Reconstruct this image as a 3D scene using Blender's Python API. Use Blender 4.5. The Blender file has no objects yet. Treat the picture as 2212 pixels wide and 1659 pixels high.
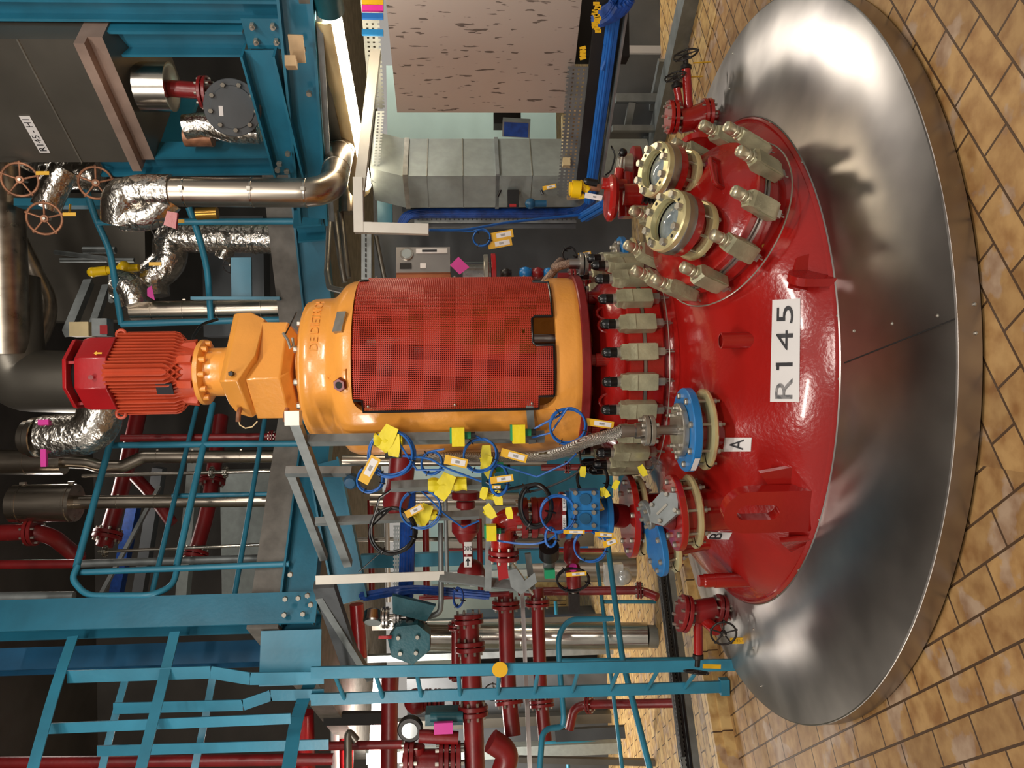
import bpy, math, random
from mathutils import Vector, Matrix
random.seed(7)
C = bpy.context.scene.collection
SC = bpy.context.scene
# ---------------------------------------------------------------- camera
PITCH, ROLL, FPX = math.radians(3.0), math.radians(0.95), 1660.0
CAM = Vector((-0.09, 0, 1.475))
FW = Vector((0, math.cos(PITCH), -math.sin(PITCH)))
DN = Vector((0, -math.sin(PITCH), -math.cos(PITCH)))
RT = Vector((1, 0, 0))
CX = DN*math.cos(ROLL) - RT*math.sin(ROLL)      # image right (the phone was held on its side)
CY = DN*math.sin(ROLL) + RT*math.cos(ROLL)      # image up
cd = bpy.data.cameras.new('camera'); cam = bpy.data.objects.new('camera', cd); C.objects.link(cam)
cd.sensor_width = 36; cd.lens = 36*FPX/2212; cd.clip_start = 0.05; cd.clip_end = 100
R3 = Matrix((CX, CY, -FW)).transposed()
cam.matrix_world = Matrix.Translation(CAM) @ R3.to_4x4()
SC.camera = cam
# ---------------------------------------------------------------- world, lights, exposure
W = bpy.data.worlds.new('world'); SC.world = W; W.use_nodes = True
W.node_tree.nodes['Background'].inputs[0].default_value = (1.0, 0.93, 0.84, 1)
W.node_tree.nodes['Background'].inputs[1].default_value = 0.33
SC.view_settings.view_transform = 'Standard'; SC.view_settings.look = 'None'
SC.view_settings.gamma = 1; SC.view_settings.use_curve_mapping = False
SC.view_settings.exposure = 0.18
def area(name, loc, tgt, sx, sy, power, col=(1, .93, .84)):
    l = bpy.data.lights.new(name, 'AREA'); l.shape = 'RECTANGLE'; l.size = sx; l.size_y = sy; l.energy = power; l.color = col
    o = bpy.data.objects.new(name, l); C.objects.link(o); o.location = loc
    d = Vector(tgt) - Vector(loc); o.rotation_euler = d.to_track_quat('-Z', 'Y').to_euler(); return o
area('ceiling_lamp', (-1.3, 0.4, 4.6), (0, 3.6, 0.8), 1.3, .18, 58)
area('ceiling_lamp', (1.5, 0.9, 4.4), (0, 3.8, 0.8), 1.3, .18, 55)
area('ceiling_lamp', (0.2, -1.6, 3.6), (0, 3.8, 1.0), 1.4, .25, 62)
area('ceiling_lamp', (-3.2, 2.6, 2.5), (-1.6, 6.0, 1.0), 1.3, .2, 35)
area('ceiling_lamp', (-3.6, 7.2, 2.5), (-3.2, 8.2, 0), 1.3, .4, 170)
area('ceiling_lamp', (-1.2, 9.5, 2.5), (-0.8, 11.0, 0), 1.3, .4, 60, (.9, 1, 1))
area('ceiling_lamp', (3.9, 5.4, 2.5), (3.2, 6.4, 0), 1.3, .3, 60)
area('ceiling_lamp', (-1.0, 7.4, 5.4), (-.6, 6.8, 3.5), 1.3, .2, 22)
area('ceiling_lamp', (2.4, 5.6, 5.4), (1.9, 5.0, 3.0), 1.3, .2, 9)
# ---------------------------------------------------------------- measuring helpers
G1 = Vector((.824, .566, 0)); G2 = Vector((-.566, .824, 0)); Z = Vector((0, 0, 1)); XX = Vector((1, 0, 0)); YY = Vector((0, 1, 0))
def ray(u, v): return FW*FPX + CX*(u-1106) + CY*(829.5-v)
def P(u, v, d):
    r = ray(u, v); return CAM + r*(d/r.y)
def Pz(u, v, z):
    r = ray(u, v); return CAM + r*((z-CAM.z)/r.z)
def Ppl(u, v, p, n):
    r = ray(u, v); return CAM + r*((Vector(p)-CAM).dot(n)/r.dot(n))
def px(w, Y): return w*Y/FPX
def Zu(u, Y): return P(u, 790, Y).z
def adir(u, v, du, dv, alpha):
    a = math.radians(alpha); r = ray(u, v).normalized(); t = (CX*du - CY*dv).normalized(); t = (t - r*t.dot(r)).normalized()
    return (-r*math.cos(a) + t*math.sin(a)).normalized()
def fr(o, z, xh=None):
    z = Vector(z).normalized(); xh = Vector(xh) if xh is not None else (XX if abs(z.x) < .9 else YY)
    x = (xh - z*xh.dot(z))
    if x.length < 1e-4: x = YY - z*YY.dot(z)
    x.normalize(); y = z.cross(x); m = Matrix((x, y, z)).transposed().to_4x4(); m.translation = Vector(o); return m
# ---------------------------------------------------------------- materials
def lin(h):
    h = h.lstrip('#'); r = [int(h[i:i+2], 16)/255 for i in (0, 2, 4)]
    return tuple((c/12.92 if c <= .04045 else ((c+.055)/1.055)**2.4) for c in r) + (1,)
def mat(name, col, rough=.4, metal=0, bump=0, bscale=60, var=.12, vscale=6, coat=0, spec=.5, emis=None, es=0, col2=None, stretch=(1, 1, 1), rvar=0):
    m = bpy.data.materials.new(name); m.use_nodes = True; nt = m.node_tree; N = nt.nodes; L = nt.links; b = N['Principled BSDF']
    c = lin(col); b.inputs['Roughness'].default_value = rough; b.inputs['Metallic'].default_value = metal
    b.inputs['Specular IOR Level'].default_value = spec
    if coat: b.inputs['Coat Weight'].default_value = coat; b.inputs['Coat Roughness'].default_value = .08
    tc = N.new('ShaderNodeTexCoord'); mp = N.new('ShaderNodeMapping'); mp.inputs[3].default_value = stretch; L.new(tc.outputs['Object'], mp.inputs[0])
    if var or col2:
        no = N.new('ShaderNodeTexNoise'); no.inputs['Scale'].default_value = vscale; no.inputs['Detail'].default_value = 5; L.new(mp.outputs[0], no.inputs[0])
        rp = N.new('ShaderNodeValToRGB'); e = rp.color_ramp.elements; e[0].position = .35; e[1].position = .65
        d = lin(col2) if col2 else tuple(x*(1-var*2) for x in c[:3]) + (1,)
        e[0].color = d; e[1].color = tuple(min(1, x*(1+var)) for x in c[:3]) + (1,)
        L.new(no.outputs[0], rp.inputs[0]); L.new(rp.outputs[0], b.inputs['Base Color'])
        if rvar:
            mr = N.new('ShaderNodeMapRange'); mr.inputs[3].default_value = rough-rvar; mr.inputs[4].default_value = rough+rvar
            L.new(no.outputs[0], mr.inputs[0]); L.new(mr.outputs[0], b.inputs['Roughness'])
    else: b.inputs['Base Color'].default_value = c
    if bump:
        n2 = N.new('ShaderNodeTexNoise'); n2.inputs['Scale'].default_value = bscale; n2.inputs['Detail'].default_value = 2; L.new(mp.outputs[0], n2.inputs[0])
        bp = N.new('ShaderNodeBump'); bp.inputs['Strength'].default_value = bump; bp.inputs['Distance'].default_value = .01
        L.new(n2.outputs[0], bp.inputs['Height']); L.new(bp.outputs[0], b.inputs['Normal'])
    if emis: b.inputs['Emission Color'].default_value = lin(emis); b.inputs['Emission Strength'].default_value = es
    return m
M = {}
M['red'] = mat('red_enamel_paint', '#991814', .22, bump=.12, bscale=55, var=.08, vscale=3, coat=.4)
M['dred'] = mat('dull_red_paint', '#7a1719', .36, bump=.1, bscale=40, var=.15, vscale=5)
M['orange'] = mat('orange_enamel_paint', '#eb9f45', .3, bump=.12, bscale=50, var=.06, vscale=3, coat=.35)
M['morange'] = mat('red_orange_motor_paint', '#bf4a2c', .45, bump=.05, bscale=60, var=.06)
M['cap'] = mat('crimson_cowl_paint', '#a0161c', .33, bump=.05, var=.07, coat=.2)
M['guard'] = mat('red_plastic_guard', '#b5301a', .45, var=.08, vscale=2)
M['blue'] = mat('teal_blue_steel_paint', '#1f6a84', .42, bump=.06, bscale=45, var=.1, vscale=4)
M['lblue'] = mat('turquoise_steel_paint', '#2c7b96', .4, bump=.05, bscale=45, var=.08, vscale=4)
M['vblue'] = mat('bright_blue_paint', '#1c6fae', .35, bump=.06, var=.08)
M['dblue'] = mat('deep_blue_steel_paint', '#134f73', .45, var=.1)
M['green'] = mat('dark_teal_cast_paint', '#14505a', .4, bump=.1, var=.12)
M['steel'] = mat('brushed_stainless_steel', '#a8a29e', .3, 1, bump=.02, bscale=90, var=.06, vscale=3, rvar=.08)
M['chrome'] = mat('bright_stainless_steel', '#c4bdb2', .2, 1, var=.1, vscale=4)
M['pipe_steel'] = mat('sheet_metal_cladding', '#b5aa9c', .3, 1, bump=.03, bscale=8, var=.12, vscale=4, stretch=(3, 3, .4), rvar=.1)
M['foil'] = mat('crumpled_aluminium_foil', '#cfc8be', .24, 1, bump=1.0, bscale=26, var=.12, vscale=12)
M['galv'] = mat('galvanised_steel', '#858a8a', .48, .55, bump=.04, bscale=30, var=.1, vscale=10)
M['duct'] = mat('galvanised_duct_sheet', '#8f9693', .5, .35, bump=.06, bscale=30, var=.05, vscale=18)
M['dduct'] = mat('dark_duct_sheet', '#54575a', .5, .3, var=.1, vscale=3, bump=.03)
M['alu'] = mat('aluminium_profile', '#cfcac0', .4, .4, var=.05)
M['zinc'] = mat('yellow_zinc_clamp', '#aca88a', .4, .4, bump=.12, bscale=70, var=.12, vscale=14)
M['satin'] = mat('satin_gold_steel', '#cbc3a6', .34, .75, var=.06)
M['gold'] = mat('pale_gold_zinc_plate', '#dccf9c', .26, .55, var=.1, vscale=8)
M['bolt'] = mat('zinc_bolt', '#b3aea3', .32, .8, var=.1, vscale=20)
M['black'] = mat('black_rubber', '#0b0b0c', .3, var=0)
M['dark'] = mat('dark_parts_and_shade', '#171412', .7, var=.1)  # near-black for dark parts and for shade painted in holes and gaps
M['iron'] = mat('black_iron_wheel', '#26211f', .45, .3, bump=.1, var=.15)
M['rust'] = mat('brown_bronze_wheel', '#9a6a4e', .45, .4, var=.2, vscale=20)
M['yel'] = mat('yellow_tape', '#e3cf12', .5, bump=.3, bscale=25, var=.05)
M['tag'] = mat('yellow_tag', '#dba814', .45, var=.03)
M['white'] = mat('white_label', '#dad6d4', .45, var=.02)
M['ink'] = mat('black_lettering', '#15131a', .5, var=0)
M['grey_ink'] = mat('worn_grey_lettering', '#4b4b4e', .55, col2='#8f8b8a', vscale=60)
M['bcable'] = mat('blue_cable', '#1c5fae', .35, var=.05)
M['dcable'] = mat('dark_blue_cable', '#173f86', .35, var=.15, vscale=30)
M['bk'] = mat('black_cable', '#131315', .35, var=0)
M['pink'] = mat('magenta_tag', '#cf2c96', .5, var=.03)
M['concrete'] = mat('grey_concrete', '#77736d', .85, bump=.3, bscale=25, var=.12, vscale=10)
M['wall'] = mat('dark_grey_wall', '#4a4642', .7, var=.12, vscale=2)
M['cream'] = mat('cream_wall_paint', '#c3cbbf', .6, var=.05, vscale=2)
M['teal'] = mat('pale_teal_wall_paint', '#a5bfba', .5, var=.03, vscale=3)
M['grn'] = mat('green_plastic', '#128a5c', .4, var=.05)
M['yv'] = mat('yellow_plastic', '#e6bd10', .3, var=.03)
M['copper'] = mat('copper_orange_panel', '#b9714a', .4, .3, var=.05)
M['wood'] = mat('pale_wood', '#b99b74', .6, var=.15)
M['beige'] = mat('beige_insulation', '#cdb98c', .45, var=.08)
M['tank'] = mat('brushed_tank_sheet', '#7a756c', .38, .75, bump=.02, var=.08, vscale=2, rvar=.08)
M['tankp'] = mat('pinkish_tank_flange', '#a58d80', .5, .4, var=.1)
M['steelp'] = mat('matt_stainless_door', '#a59b92', .42, .65, bump=.02, var=.05, vscale=2)
M['lamp'] = mat('lit_lamp_tube', '#fff6e6', .4, var=0, emis='#ffeecf', es=24)
M['brass'] = mat('brass', '#b58a3e', .3, .8, var=.1)
M['glass'] = mat('sight_glass', '#8b9698', .08, .0, var=.2, vscale=14, coat=1)
M['clearg'] = mat('gauge_face', '#9aa3a3', .25, var=.05, coat=.8)
M['film'] = mat('clear_plastic_film', '#d5d8d6', .12, .35, bump=.7, bscale=14, var=.12, vscale=10)
# cone steel: brushed along the circumference
def cone_mat():
    m = mat('brushed_cone_steel', '#aba6a2', .3, 1, var=0); nt = m.node_tree; N = nt.nodes; L = nt.links; b = N['Principled BSDF']
    tc = N.new('ShaderNodeTexCoord')
    for nm, sc, lo, hi, sock in (('n', 3, .27, .38, 'Roughness'),):
        no = N.new('ShaderNodeTexNoise'); no.inputs['Scale'].default_value = sc; no.inputs['Detail'].default_value = 2; L.new(tc.outputs['Object'], no.inputs[0])
        mr = N.new('ShaderNodeMapRange'); mr.inputs[3].default_value = lo; mr.inputs[4].default_value = hi; L.new(no.outputs[0], mr.inputs[0]); L.new(mr.outputs[0], b.inputs[sock])
    n2 = N.new('ShaderNodeTexNoise'); n2.inputs['Scale'].default_value = 2.2; n2.inputs['Detail'].default_value = 1; L.new(tc.outputs['Object'], n2.inputs[0])
    bp = N.new('ShaderNodeBump'); bp.inputs['Strength'].default_value = .35; bp.inputs['Distance'].default_value = .03; L.new(n2.outputs[0], bp.inputs['Height']); L.new(bp.outputs[0], b.inputs['Normal'])
    n3 = N.new('ShaderNodeTexNoise'); n3.inputs['Scale'].default_value = 3; n3.inputs['Detail'].default_value = 3; L.new(tc.outputs['Object'], n3.inputs[0])
    rp = N.new('ShaderNodeValToRGB'); e = rp.color_ramp.elements; e[0].position = .3; e[0].color = lin('#a59f9c'); e[1].position = .7; e[1].color = lin('#cdc6bf')
    L.new(n3.outputs[0], rp.inputs[0]); L.new(rp.outputs[0], b.inputs['Base Color'])
    b.inputs['Anisotropic'].default_value = .75; tg = N.new('ShaderNodeTangent'); tg.direction_type = 'RADIAL'; tg.axis = 'Z'; L.new(tg.outputs[0], b.inputs['Tangent'])
    return m
M['cone'] = cone_mat()
def tile_mat(name, light, w=.228, h=.114, both=True, wall=False):
    m = mat(name, '#a8742f', .5, var=0); nt = m.node_tree; N = nt.nodes; L = nt.links; b = N['Principled BSDF']
    ge = N.new('ShaderNodeNewGeometry')
    def br(ang, off):
        mp = N.new('ShaderNodeMapping'); mp.vector_type = 'TEXTURE'; mp.inputs['Rotation'].default_value = (0, 0, math.radians(ang)); mp.inputs['Location'].default_value = off
        L.new(ge.outputs['Position'], mp.inputs[0])
        t = N.new('ShaderNodeTexBrick'); t.offset = .5; t.inputs['Scale'].default_value = 1; t.inputs['Brick Width'].default_value = w; t.inputs['Row Height'].default_value = h
        t.inputs['Mortar Size'].default_value = .0045; t.inputs['Mortar Smooth'].default_value = .3; t.inputs['Bias'].default_value = 0
        c1, c2 = ('#c9ab74', '#bb985e') if light else ('#b38d5a', '#9a784c')
        t.inputs['Color1'].default_value = lin(c1); t.inputs['Color2'].default_value = lin(c2); t.inputs['Mortar'].default_value = lin('#3a2818')
        L.new(mp.outputs[0], t.inputs[0]); return t
    a = br(34.5, (.5077, 1.9667, 0)); c = a; fac = a.outputs['Fac']; colr = a.outputs['Color']
    if both:
        c = br(124.5, (-.8532, 2.2720, 0)); sp = N.new('ShaderNodeSeparateXYZ'); L.new(ge.outputs['Position'], sp.inputs[0])
        lt = N.new('ShaderNodeMath'); lt.operation = 'LESS_THAN'; lt.inputs[1].default_value = -.35; L.new(sp.outputs[0], lt.inputs[0])
        mx = N.new('ShaderNodeMix'); mx.data_type = 'RGBA'; L.new(lt.outputs[0], mx.inputs[0]); L.new(a.outputs['Color'], mx.inputs[6]); L.new(c.outputs['Color'], mx.inputs[7]); colr = mx.outputs[2]
        mf = N.new('ShaderNodeMix'); L.new(lt.outputs[0], mf.inputs[0]); L.new(a.outputs['Fac'], mf.inputs[2]); L.new(c.outputs['Fac'], mf.inputs[3]); fac = mf.outputs[0]
    # worn greyish patches and brown mottling
    no = N.new('ShaderNodeTexNoise'); no.inputs['Scale'].default_value = 5.5; no.inputs['Detail'].default_value = 6; L.new(ge.outputs['Position'], no.inputs[0])
    rp = N.new('ShaderNodeValToRGB'); e = rp.color_ramp.elements; e[0].position = .57; e[0].color = (0, 0, 0, 1); e[1].position = .6; e[1].color = (.75, .75, .75, 1); L.new(no.outputs[0], rp.inputs[0])
    m1 = N.new('ShaderNodeMix'); m1.data_type = 'RGBA'; L.new(rp.outputs[0], m1.inputs[0]); L.new(colr, m1.inputs[6]); m1.inputs[7].default_value = lin('#ab9480')
    n2 = N.new('ShaderNodeTexNoise'); n2.inputs['Scale'].default_value = 14; n2.inputs['Detail'].default_value = 6; L.new(ge.outputs['Position'], n2.inputs[0])
    r2 = N.new('ShaderNodeValToRGB'); e = r2.color_ramp.elements; e[0].position = .3; e[0].color = lin('#b89a7c'); e[1].position = .62; e[1].color = (1, 1, 1, 1); L.new(n2.outputs[0], r2.inputs[0])
    m2 = N.new('ShaderNodeMix'); m2.data_type = 'RGBA'; m2.blend_type = 'MULTIPLY'; m2.inputs[0].default_value = .8; L.new(m1.outputs[2], m2.inputs[6]); L.new(r2.outputs[0], m2.inputs[7])
    m3 = N.new('ShaderNodeMix'); m3.data_type = 'RGBA'; L.new(fac, m3.inputs[0]); L.new(m2.outputs[2], m3.inputs[6]); m3.inputs[7].default_value = lin('#4a3420')
    L.new(m3.outputs[2], b.inputs['Base Color'])
    bp = N.new('ShaderNodeBump'); bp.invert = True; bp.inputs['Strength'].default_value = .6; bp.inputs['Distance'].default_value = .004; L.new(fac, bp.inputs['Height']); L.new(bp.outputs[0], b.inputs['Normal'])
    return m
M['tile'] = tile_mat('worn_ochre_clinker_tiles', False)
M['ltile'] = tile_mat('pale_and_lit_clinker_tiles', True, both=False)  # paler tiles; on the rear floor the lamps' light is put into the colour
# ---------------------------------------------------------------- mesh builder
class MB:
    def __init__(s, T=None): s.v = []; s.f = []; s.T = T
    def add(s, vs, fs):
        k = len(s.v); T = s.T
        s.v += [tuple(T @ Vector(p)) if T else tuple(p) for p in vs]; s.f += [tuple(i+k for i in f) for f in fs]; return s
    def box(s, c, sz, Mx=None):
        c = Vector(c); h = Vector(sz)/2
        vs = [c + Vector((h.x*a, h.y*b, h.z*d)) for a in (-1, 1) for b in (-1, 1) for d in (-1, 1)]
        if Mx: vs = [Mx @ v for v in vs]
        return s.add(vs, [(0, 1, 3, 2), (4, 6, 7, 5), (0, 4, 5, 1), (2, 3, 7, 6), (0, 2, 6, 4), (1, 5, 7, 3)])
    def beam(s, a, b, w, h, up=Z):
        a = Vector(a); b = Vector(b); d = (b-a); L = d.length; z = d/L; up = Vector(up); y = up - z*up.dot(z)
        if y.length < 1e-3: y = G2 - z*G2.dot(z)
        y.normalize(); x = y.cross(z); m = Matrix((x, y, z)).transposed().to_4x4(); m.translation = (a+b)/2
        return s.box((0, 0, 0), (w, h, L), m)
    def hbeam(s, a, b, w, h, t=.012, up=Z):
        a = Vector(a); b = Vector(b); z = (b-a).normalized(); up = Vector(up); y = up - z*up.dot(z)
        if y.length < 1e-3: y = G2 - z*G2.dot(z)
        y.normalize()
        for q in (-1, 1): s.beam(a + y*q*(h-t)/2, b + y*q*(h-t)/2, w, t, y)
        return s.beam(a, b, t*.8, h-2*t, y)
    def lathe(s, prof, Mx=None, n=32, a0=0, a1=None):
        full = a1 is None; m = n if full else n+1; vs = []; fs = []; rows = []
        for r, z in prof:
            if r < 1e-6 and full: rows.append([len(vs)]); vs.append(Vector((0, 0, z)))
            else:
                rows.append(list(range(len(vs), len(vs)+m)))
                for i in range(m):
                    a = a0 + (2*math.pi if full else a1-a0)*i/n; vs.append(Vector((r*math.cos(a), r*math.sin(a), z)))
        for p, q in zip(rows, rows[1:]):
            for i in range(n):
                j = (i+1) % m
                if len(p) == 1 and len(q) == 1: break
                if len(p) == 1: fs.append((p[0], q[j], q[i])[::-1])
                elif len(q) == 1: fs.append((p[i], p[j], q[0]))
                else: fs.append((p[i], p[j], q[j], q[i]))
        if Mx: vs = [Mx @ v for v in vs]
        return s.add(vs, fs)
    def cyl(s, a, b, r, r1=None, n=20):
        a = Vector(a); b = Vector(b); L = (b-a).length; r1 = r if r1 is None else r1
        return s.lathe([(0, 0), (r, 0), (r1, L), (0, L)], fr(a, b-a), n)
    def disc(s, Mx, r, z0, z1, n=32, ri=0, c=.12):
        t = (z1-z0)*c
        pr = [(r-t, z0), (r, z0+t), (r, z1-t), (r-t, z1)]
        pr = [(ri, z0)] + pr + [(ri, z1)] + ([(ri, z0)] if ri else [])
        return s.lathe(pr, Mx, n)
    def hexn(s, Mx, r, z0, z1): return s.lathe([(0, z0), (r, z0), (r, z1-.15*(z1-z0)), (r*.88, z1), (0, z1)], Mx, 6)
    def prism(s, poly, t, Mx=None):
        n = len(poly); vs = [Vector((x, y, -t/2)) for x, y in poly] + [Vector((x, y, t/2)) for x, y in poly]
        if Mx: vs = [Mx @ v for v in vs]
        return s.add(vs, [tuple(range(n))[::-1], tuple(range(n, 2*n))] + [(i, (i+1) % n, n+(i+1) % n, n+i) for i in range(n)])
    def sphere(s, c, r, n=16, Mx=None, zs=1):
        k = n//2; pr = [(r*math.sin(math.pi*i/k), -r*zs*math.cos(math.pi*i/k)) for i in range(k+1)]; pr[0] = (0, pr[0][1]); pr[-1] = (0, pr[-1][1])
        return s.lathe(pr, (Matrix.Translation(Vector(c)) if Mx is None else Mx), n)
    def tube(s, pts, r, n=10, closed=False):
        pts = [Vector(p) for p in pts]; m = len(pts); vs = []; fs = []; prev = None
        for i, p in enumerate(pts):
            a = pts[i-1] if (i or closed) else p; b = pts[(i+1) % m] if (i < m-1 or closed) else p
            t = (b-a)
            if t.length < 1e-9: t = Z.copy()
            t.normalize()
            if prev is None: x = t.orthogonal().normalized()
            else:
                x = prev - t*prev.dot(t)
                x = x.normalized() if x.length > 1e-5 else t.orthogonal().normalized()
            prev = x; y = t.cross(x); rr = r[i] if isinstance(r, (list, tuple)) else r
            vs += [p + (x*math.cos(2*math.pi*j/n) + y*math.sin(2*math.pi*j/n))*rr for j in range(n)]
        for i in range(m if closed else m-1):
            for j in range(n):
                k = (i+1) % m; fs.append((i*n+j, i*n+(j+1) % n, k*n+(j+1) % n, k*n+j))
        if not closed: fs += [tuple(range(n))[::-1], tuple(range((m-1)*n, m*n))]
        return s.add(vs, fs)
    def torus(s, Mx, R, r, n=36, k=8, a0=0, a1=None):
        if a1 is None: return s.tube([Mx @ Vector((R*math.cos(2*math.pi*i/n), R*math.sin(2*math.pi*i/n), 0)) for i in range(n)], r, k, True)
        return s.tube([Mx @ Vector((R*math.cos(a0+(a1-a0)*i/n), R*math.sin(a0+(a1-a0)*i/n), 0)) for i in range(n+1)], r, k)
    def perf(s, o, U, V, nu, nv, hu=.5, hv=.5, keep=None, fn=None):
        # perforated sheet: nu x nv cells, each with a rectangular hole of hu x hv of the cell
        o = Vector(o); U = Vector(U); V = Vector(V)
        us = [x for i in range(nu) for x in (i, i+1-hu)] + [nu]; vs_ = [x for i in range(nv) for x in (i, i+1-hv)] + [nv]
        vs = []; idx = {}; fs = []
        def gv(i, j):
            if (i, j) not in idx:
                a, b = us[i]/nu, vs_[j]/nv; idx[(i, j)] = len(vs); vs.append(fn(a, b) if fn else o + U*a + V*b)
            return idx[(i, j)]
        for i in range(len(us)-1):
            for j in range(len(vs_)-1):
                if i % 2 and j % 2: continue
                if keep and not keep((us[i]+us[i+1])/2/nu, (vs_[j]+vs_[j+1])/2/nv): continue
                fs.append((gv(i, j), gv(i+1, j), gv(i+1, j+1), gv(i, j+1)))
        return s.add(vs, fs)
    def mesh(s, name, ang=35):
        me = bpy.data.meshes.new(name); me.from_pydata(s.v, [], s.f); me.update()
        me.shade_smooth(); me.set_sharp_from_angle(angle=math.radians(ang)); return me
    def build(s, name, m, parent=None, ang=35):
        me = s.mesh(name, ang); me.materials.append(M[m] if isinstance(m, str) else m)
        o = bpy.data.objects.new(name, me); C.objects.link(o); o.parent = parent; return o
AUTO = []
def tag(o, label, cat, group=None, kind=None):
    if label: o['label'] = label
    if cat: o['category'] = cat
    if group: o['group'] = group
    if kind: o['kind'] = kind
    return o
def T(name, label, cat, group=None):
    o = bpy.data.objects.new(name, None); o.empty_display_size = .05; C.objects.link(o); tag(o, label, cat, group); AUTO.append(o); return o
def one(mb, name, m, label, cat, group=None, kind=None):
    o = mb.build(name, m); tag(o, label, cat, group, kind); AUTO.append(o); return o
def struct(mb, name, m): o = mb.build(name, m); o['kind'] = 'structure'; return o
def inst(src, parent, Mx):
    o = src.copy(); C.objects.link(o); o.parent = parent; o.matrix_local = Mx; return o
def copies(mb, name, m, parent, Ms):
    me = mb.mesh(name); me.materials.append(M[m])
    for k in Ms:
        o = bpy.data.objects.new(name, me); C.objects.link(o); o.parent = parent; o.matrix_local = k
def fillet(pts, r, k=6):
    pts = [Vector(p) for p in pts]; out = [pts[0]]
    for a, b, c in zip(pts, pts[1:], pts[2:]):
        d1 = (a-b); d2 = (c-b); rr = min(r, d1.length*.48, d2.length*.48); p = b + d1.normalized()*rr; q = b + d2.normalized()*rr
        for i in range(k+1):
            t = i/k; out.append(p*(1-t)**2 + b*2*t*(1-t) + q*t*t)
    return out + [pts[-1]]
_tx = {}
def text_geo(st):
    if st in _tx: return _tx[st]
    cu = bpy.data.curves.new('t', 'FONT'); cu.body = st; cu.size = 1; cu.align_x = 'CENTER'; cu.align_y = 'CENTER'; cu.resolution_u = 4
    o = bpy.data.objects.new('t', cu); C.objects.link(o); bpy.context.view_layer.update()
    me = o.evaluated_get(bpy.context.evaluated_depsgraph_get()).to_mesh()
    g = ([v.co.copy() for v in me.vertices], [tuple(p.vertices) for p in me.polygons]); bpy.data.objects.remove(o); bpy.data.curves.remove(cu)
    _tx[st] = g; return g
def text(st, Mx, size, name, m, parent, sx=1):
    vs, fs = text_geo(st); mb = MB(); mb.add([Mx @ Vector((v.x*size*sx, v.y*size, 0)) for v in vs], fs)
    # a thin raised letter: the face and its copy just behind
    mb.add([Mx @ Vector((v.x*size*sx, v.y*size, -.0006)) for v in vs], [f[::-1] for f in fs]); return mb.build(name, m, parent)
def flange(mb, mbb, Mx, r, t=.02, nb=8, gap=.003, rb=None, br=None):
    """a bolted pair of flanges centred on Mx, bolts into mbb"""
    mb.disc(Mx, r, gap, gap+t, 28); mb.disc(Mx, r, -gap-t, -gap, 28)
    rb = rb or r*.8; br = br or r*.09
    for i in range(nb):
        a = 2*math.pi*(i+.5)/nb; k = Mx @ Matrix.Translation((rb*math.cos(a), rb*math.sin(a), 0))
        mbb.lathe([(0, -t*1.8-gap), (br, -t*1.8-gap), (br, t*1.8+gap), (0, t*1.8+gap)], k, 6)
def pipe(name, label, cat, pts, w, m, fl=(), group=None, bend=None, fr_=1.75, bands=(), bm='bolt', n=16, root=None):
    """pts in (u, v, Y); w the width in pixels at the first point; fl: (segment, fraction) of bolted flange pairs; bands: clamp seams"""
    q = [P(*p) for p in pts]; r = px(w/2, pts[0][2]); rt = root or (T(name, label, cat, group) if (fl or bands) else None)
    mb = MB(); mb.tube(fillet(q, bend or r*2.4) if len(q) > 2 else q, r, n)
    if rt is None: return one(mb, name, m, label, cat, group)
    mb.build('pipe', m, rt)
    for s, f in fl:
        d = q[s+1]-q[s]; c = q[s] + d*f; a = MB(); b = MB(); flange(a, b, fr(c, d), r*fr_, r*.45, 8)
        o = a.build('flange', m, rt); b.build('bolts', bm, o)
    for s, f in bands:
        d = q[s+1]-q[s]; c = q[s] + d*f; MB().disc(fr(c, d), r*1.04, -r*.07, r*.07, 24).box((r*1.08, 0, 0), (r*.14, r*.2, r*.3), fr(c, d)).build('seam_band', m, rt)
    return rt
def wheel(c, ax, R, m, parent, sp=5, stem=0, name='handwheel', r=None):
    k = fr(c, ax); mb = MB(); r = r or R*.085; mb.torus(k, R, r, 30, 8); mb.disc(k, R*.25, -R*.13, R*.13, 14)
    for i in range(sp):
        a = 2*math.pi*i/sp; mb.cyl(k @ Vector((0, 0, 0)), k @ Vector((R*math.cos(a), R*math.sin(a), 0)), r*.75, n=8)
        mb.sphere(k @ Vector((R*1.06*math.cos(a), R*1.06*math.sin(a), 0)), r*1.25, 8)
    o = mb.build(name, m, parent)
    if stem: MB().cyl(k @ Vector((0, 0, R*.3)), k @ Vector((0, 0, -stem)), R*.09, n=10).build('stem', 'bolt', parent)
    return o
def coil(name, label, cat, c, R, nrm, m, turns=3, r=.004, ex=None, group=None, sy=1, tail=()):
    k = fr(c, nrm, ex); pts = []; N = 30*turns
    for i in range(N+1):
        a = 2*math.pi*i/30; rr = R*(1 + .05*math.sin(i*.37) + .03*math.sin(i*.11)); pts.append(k @ Vector((rr*math.cos(a), rr*sy*math.sin(a), .006*math.sin(i*.21) + .008*(i/N-.5)*turns)))
    pts += [Vector(t) for t in tail]
    rt = T(name, label, cat, group); MB().tube(pts, r, 8).build('cable', m, rt)
    for a in (.6, 2.7, 4.4): MB().torus(fr(k @ Vector((R*math.cos(a), R*sy*math.sin(a), 0)), k.to_3x3() @ Vector((-math.sin(a), sy*math.cos(a), 0))), r*3.2, r*.5, 10, 5).build('cable_tie', 'bk', rt)
    return rt
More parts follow.
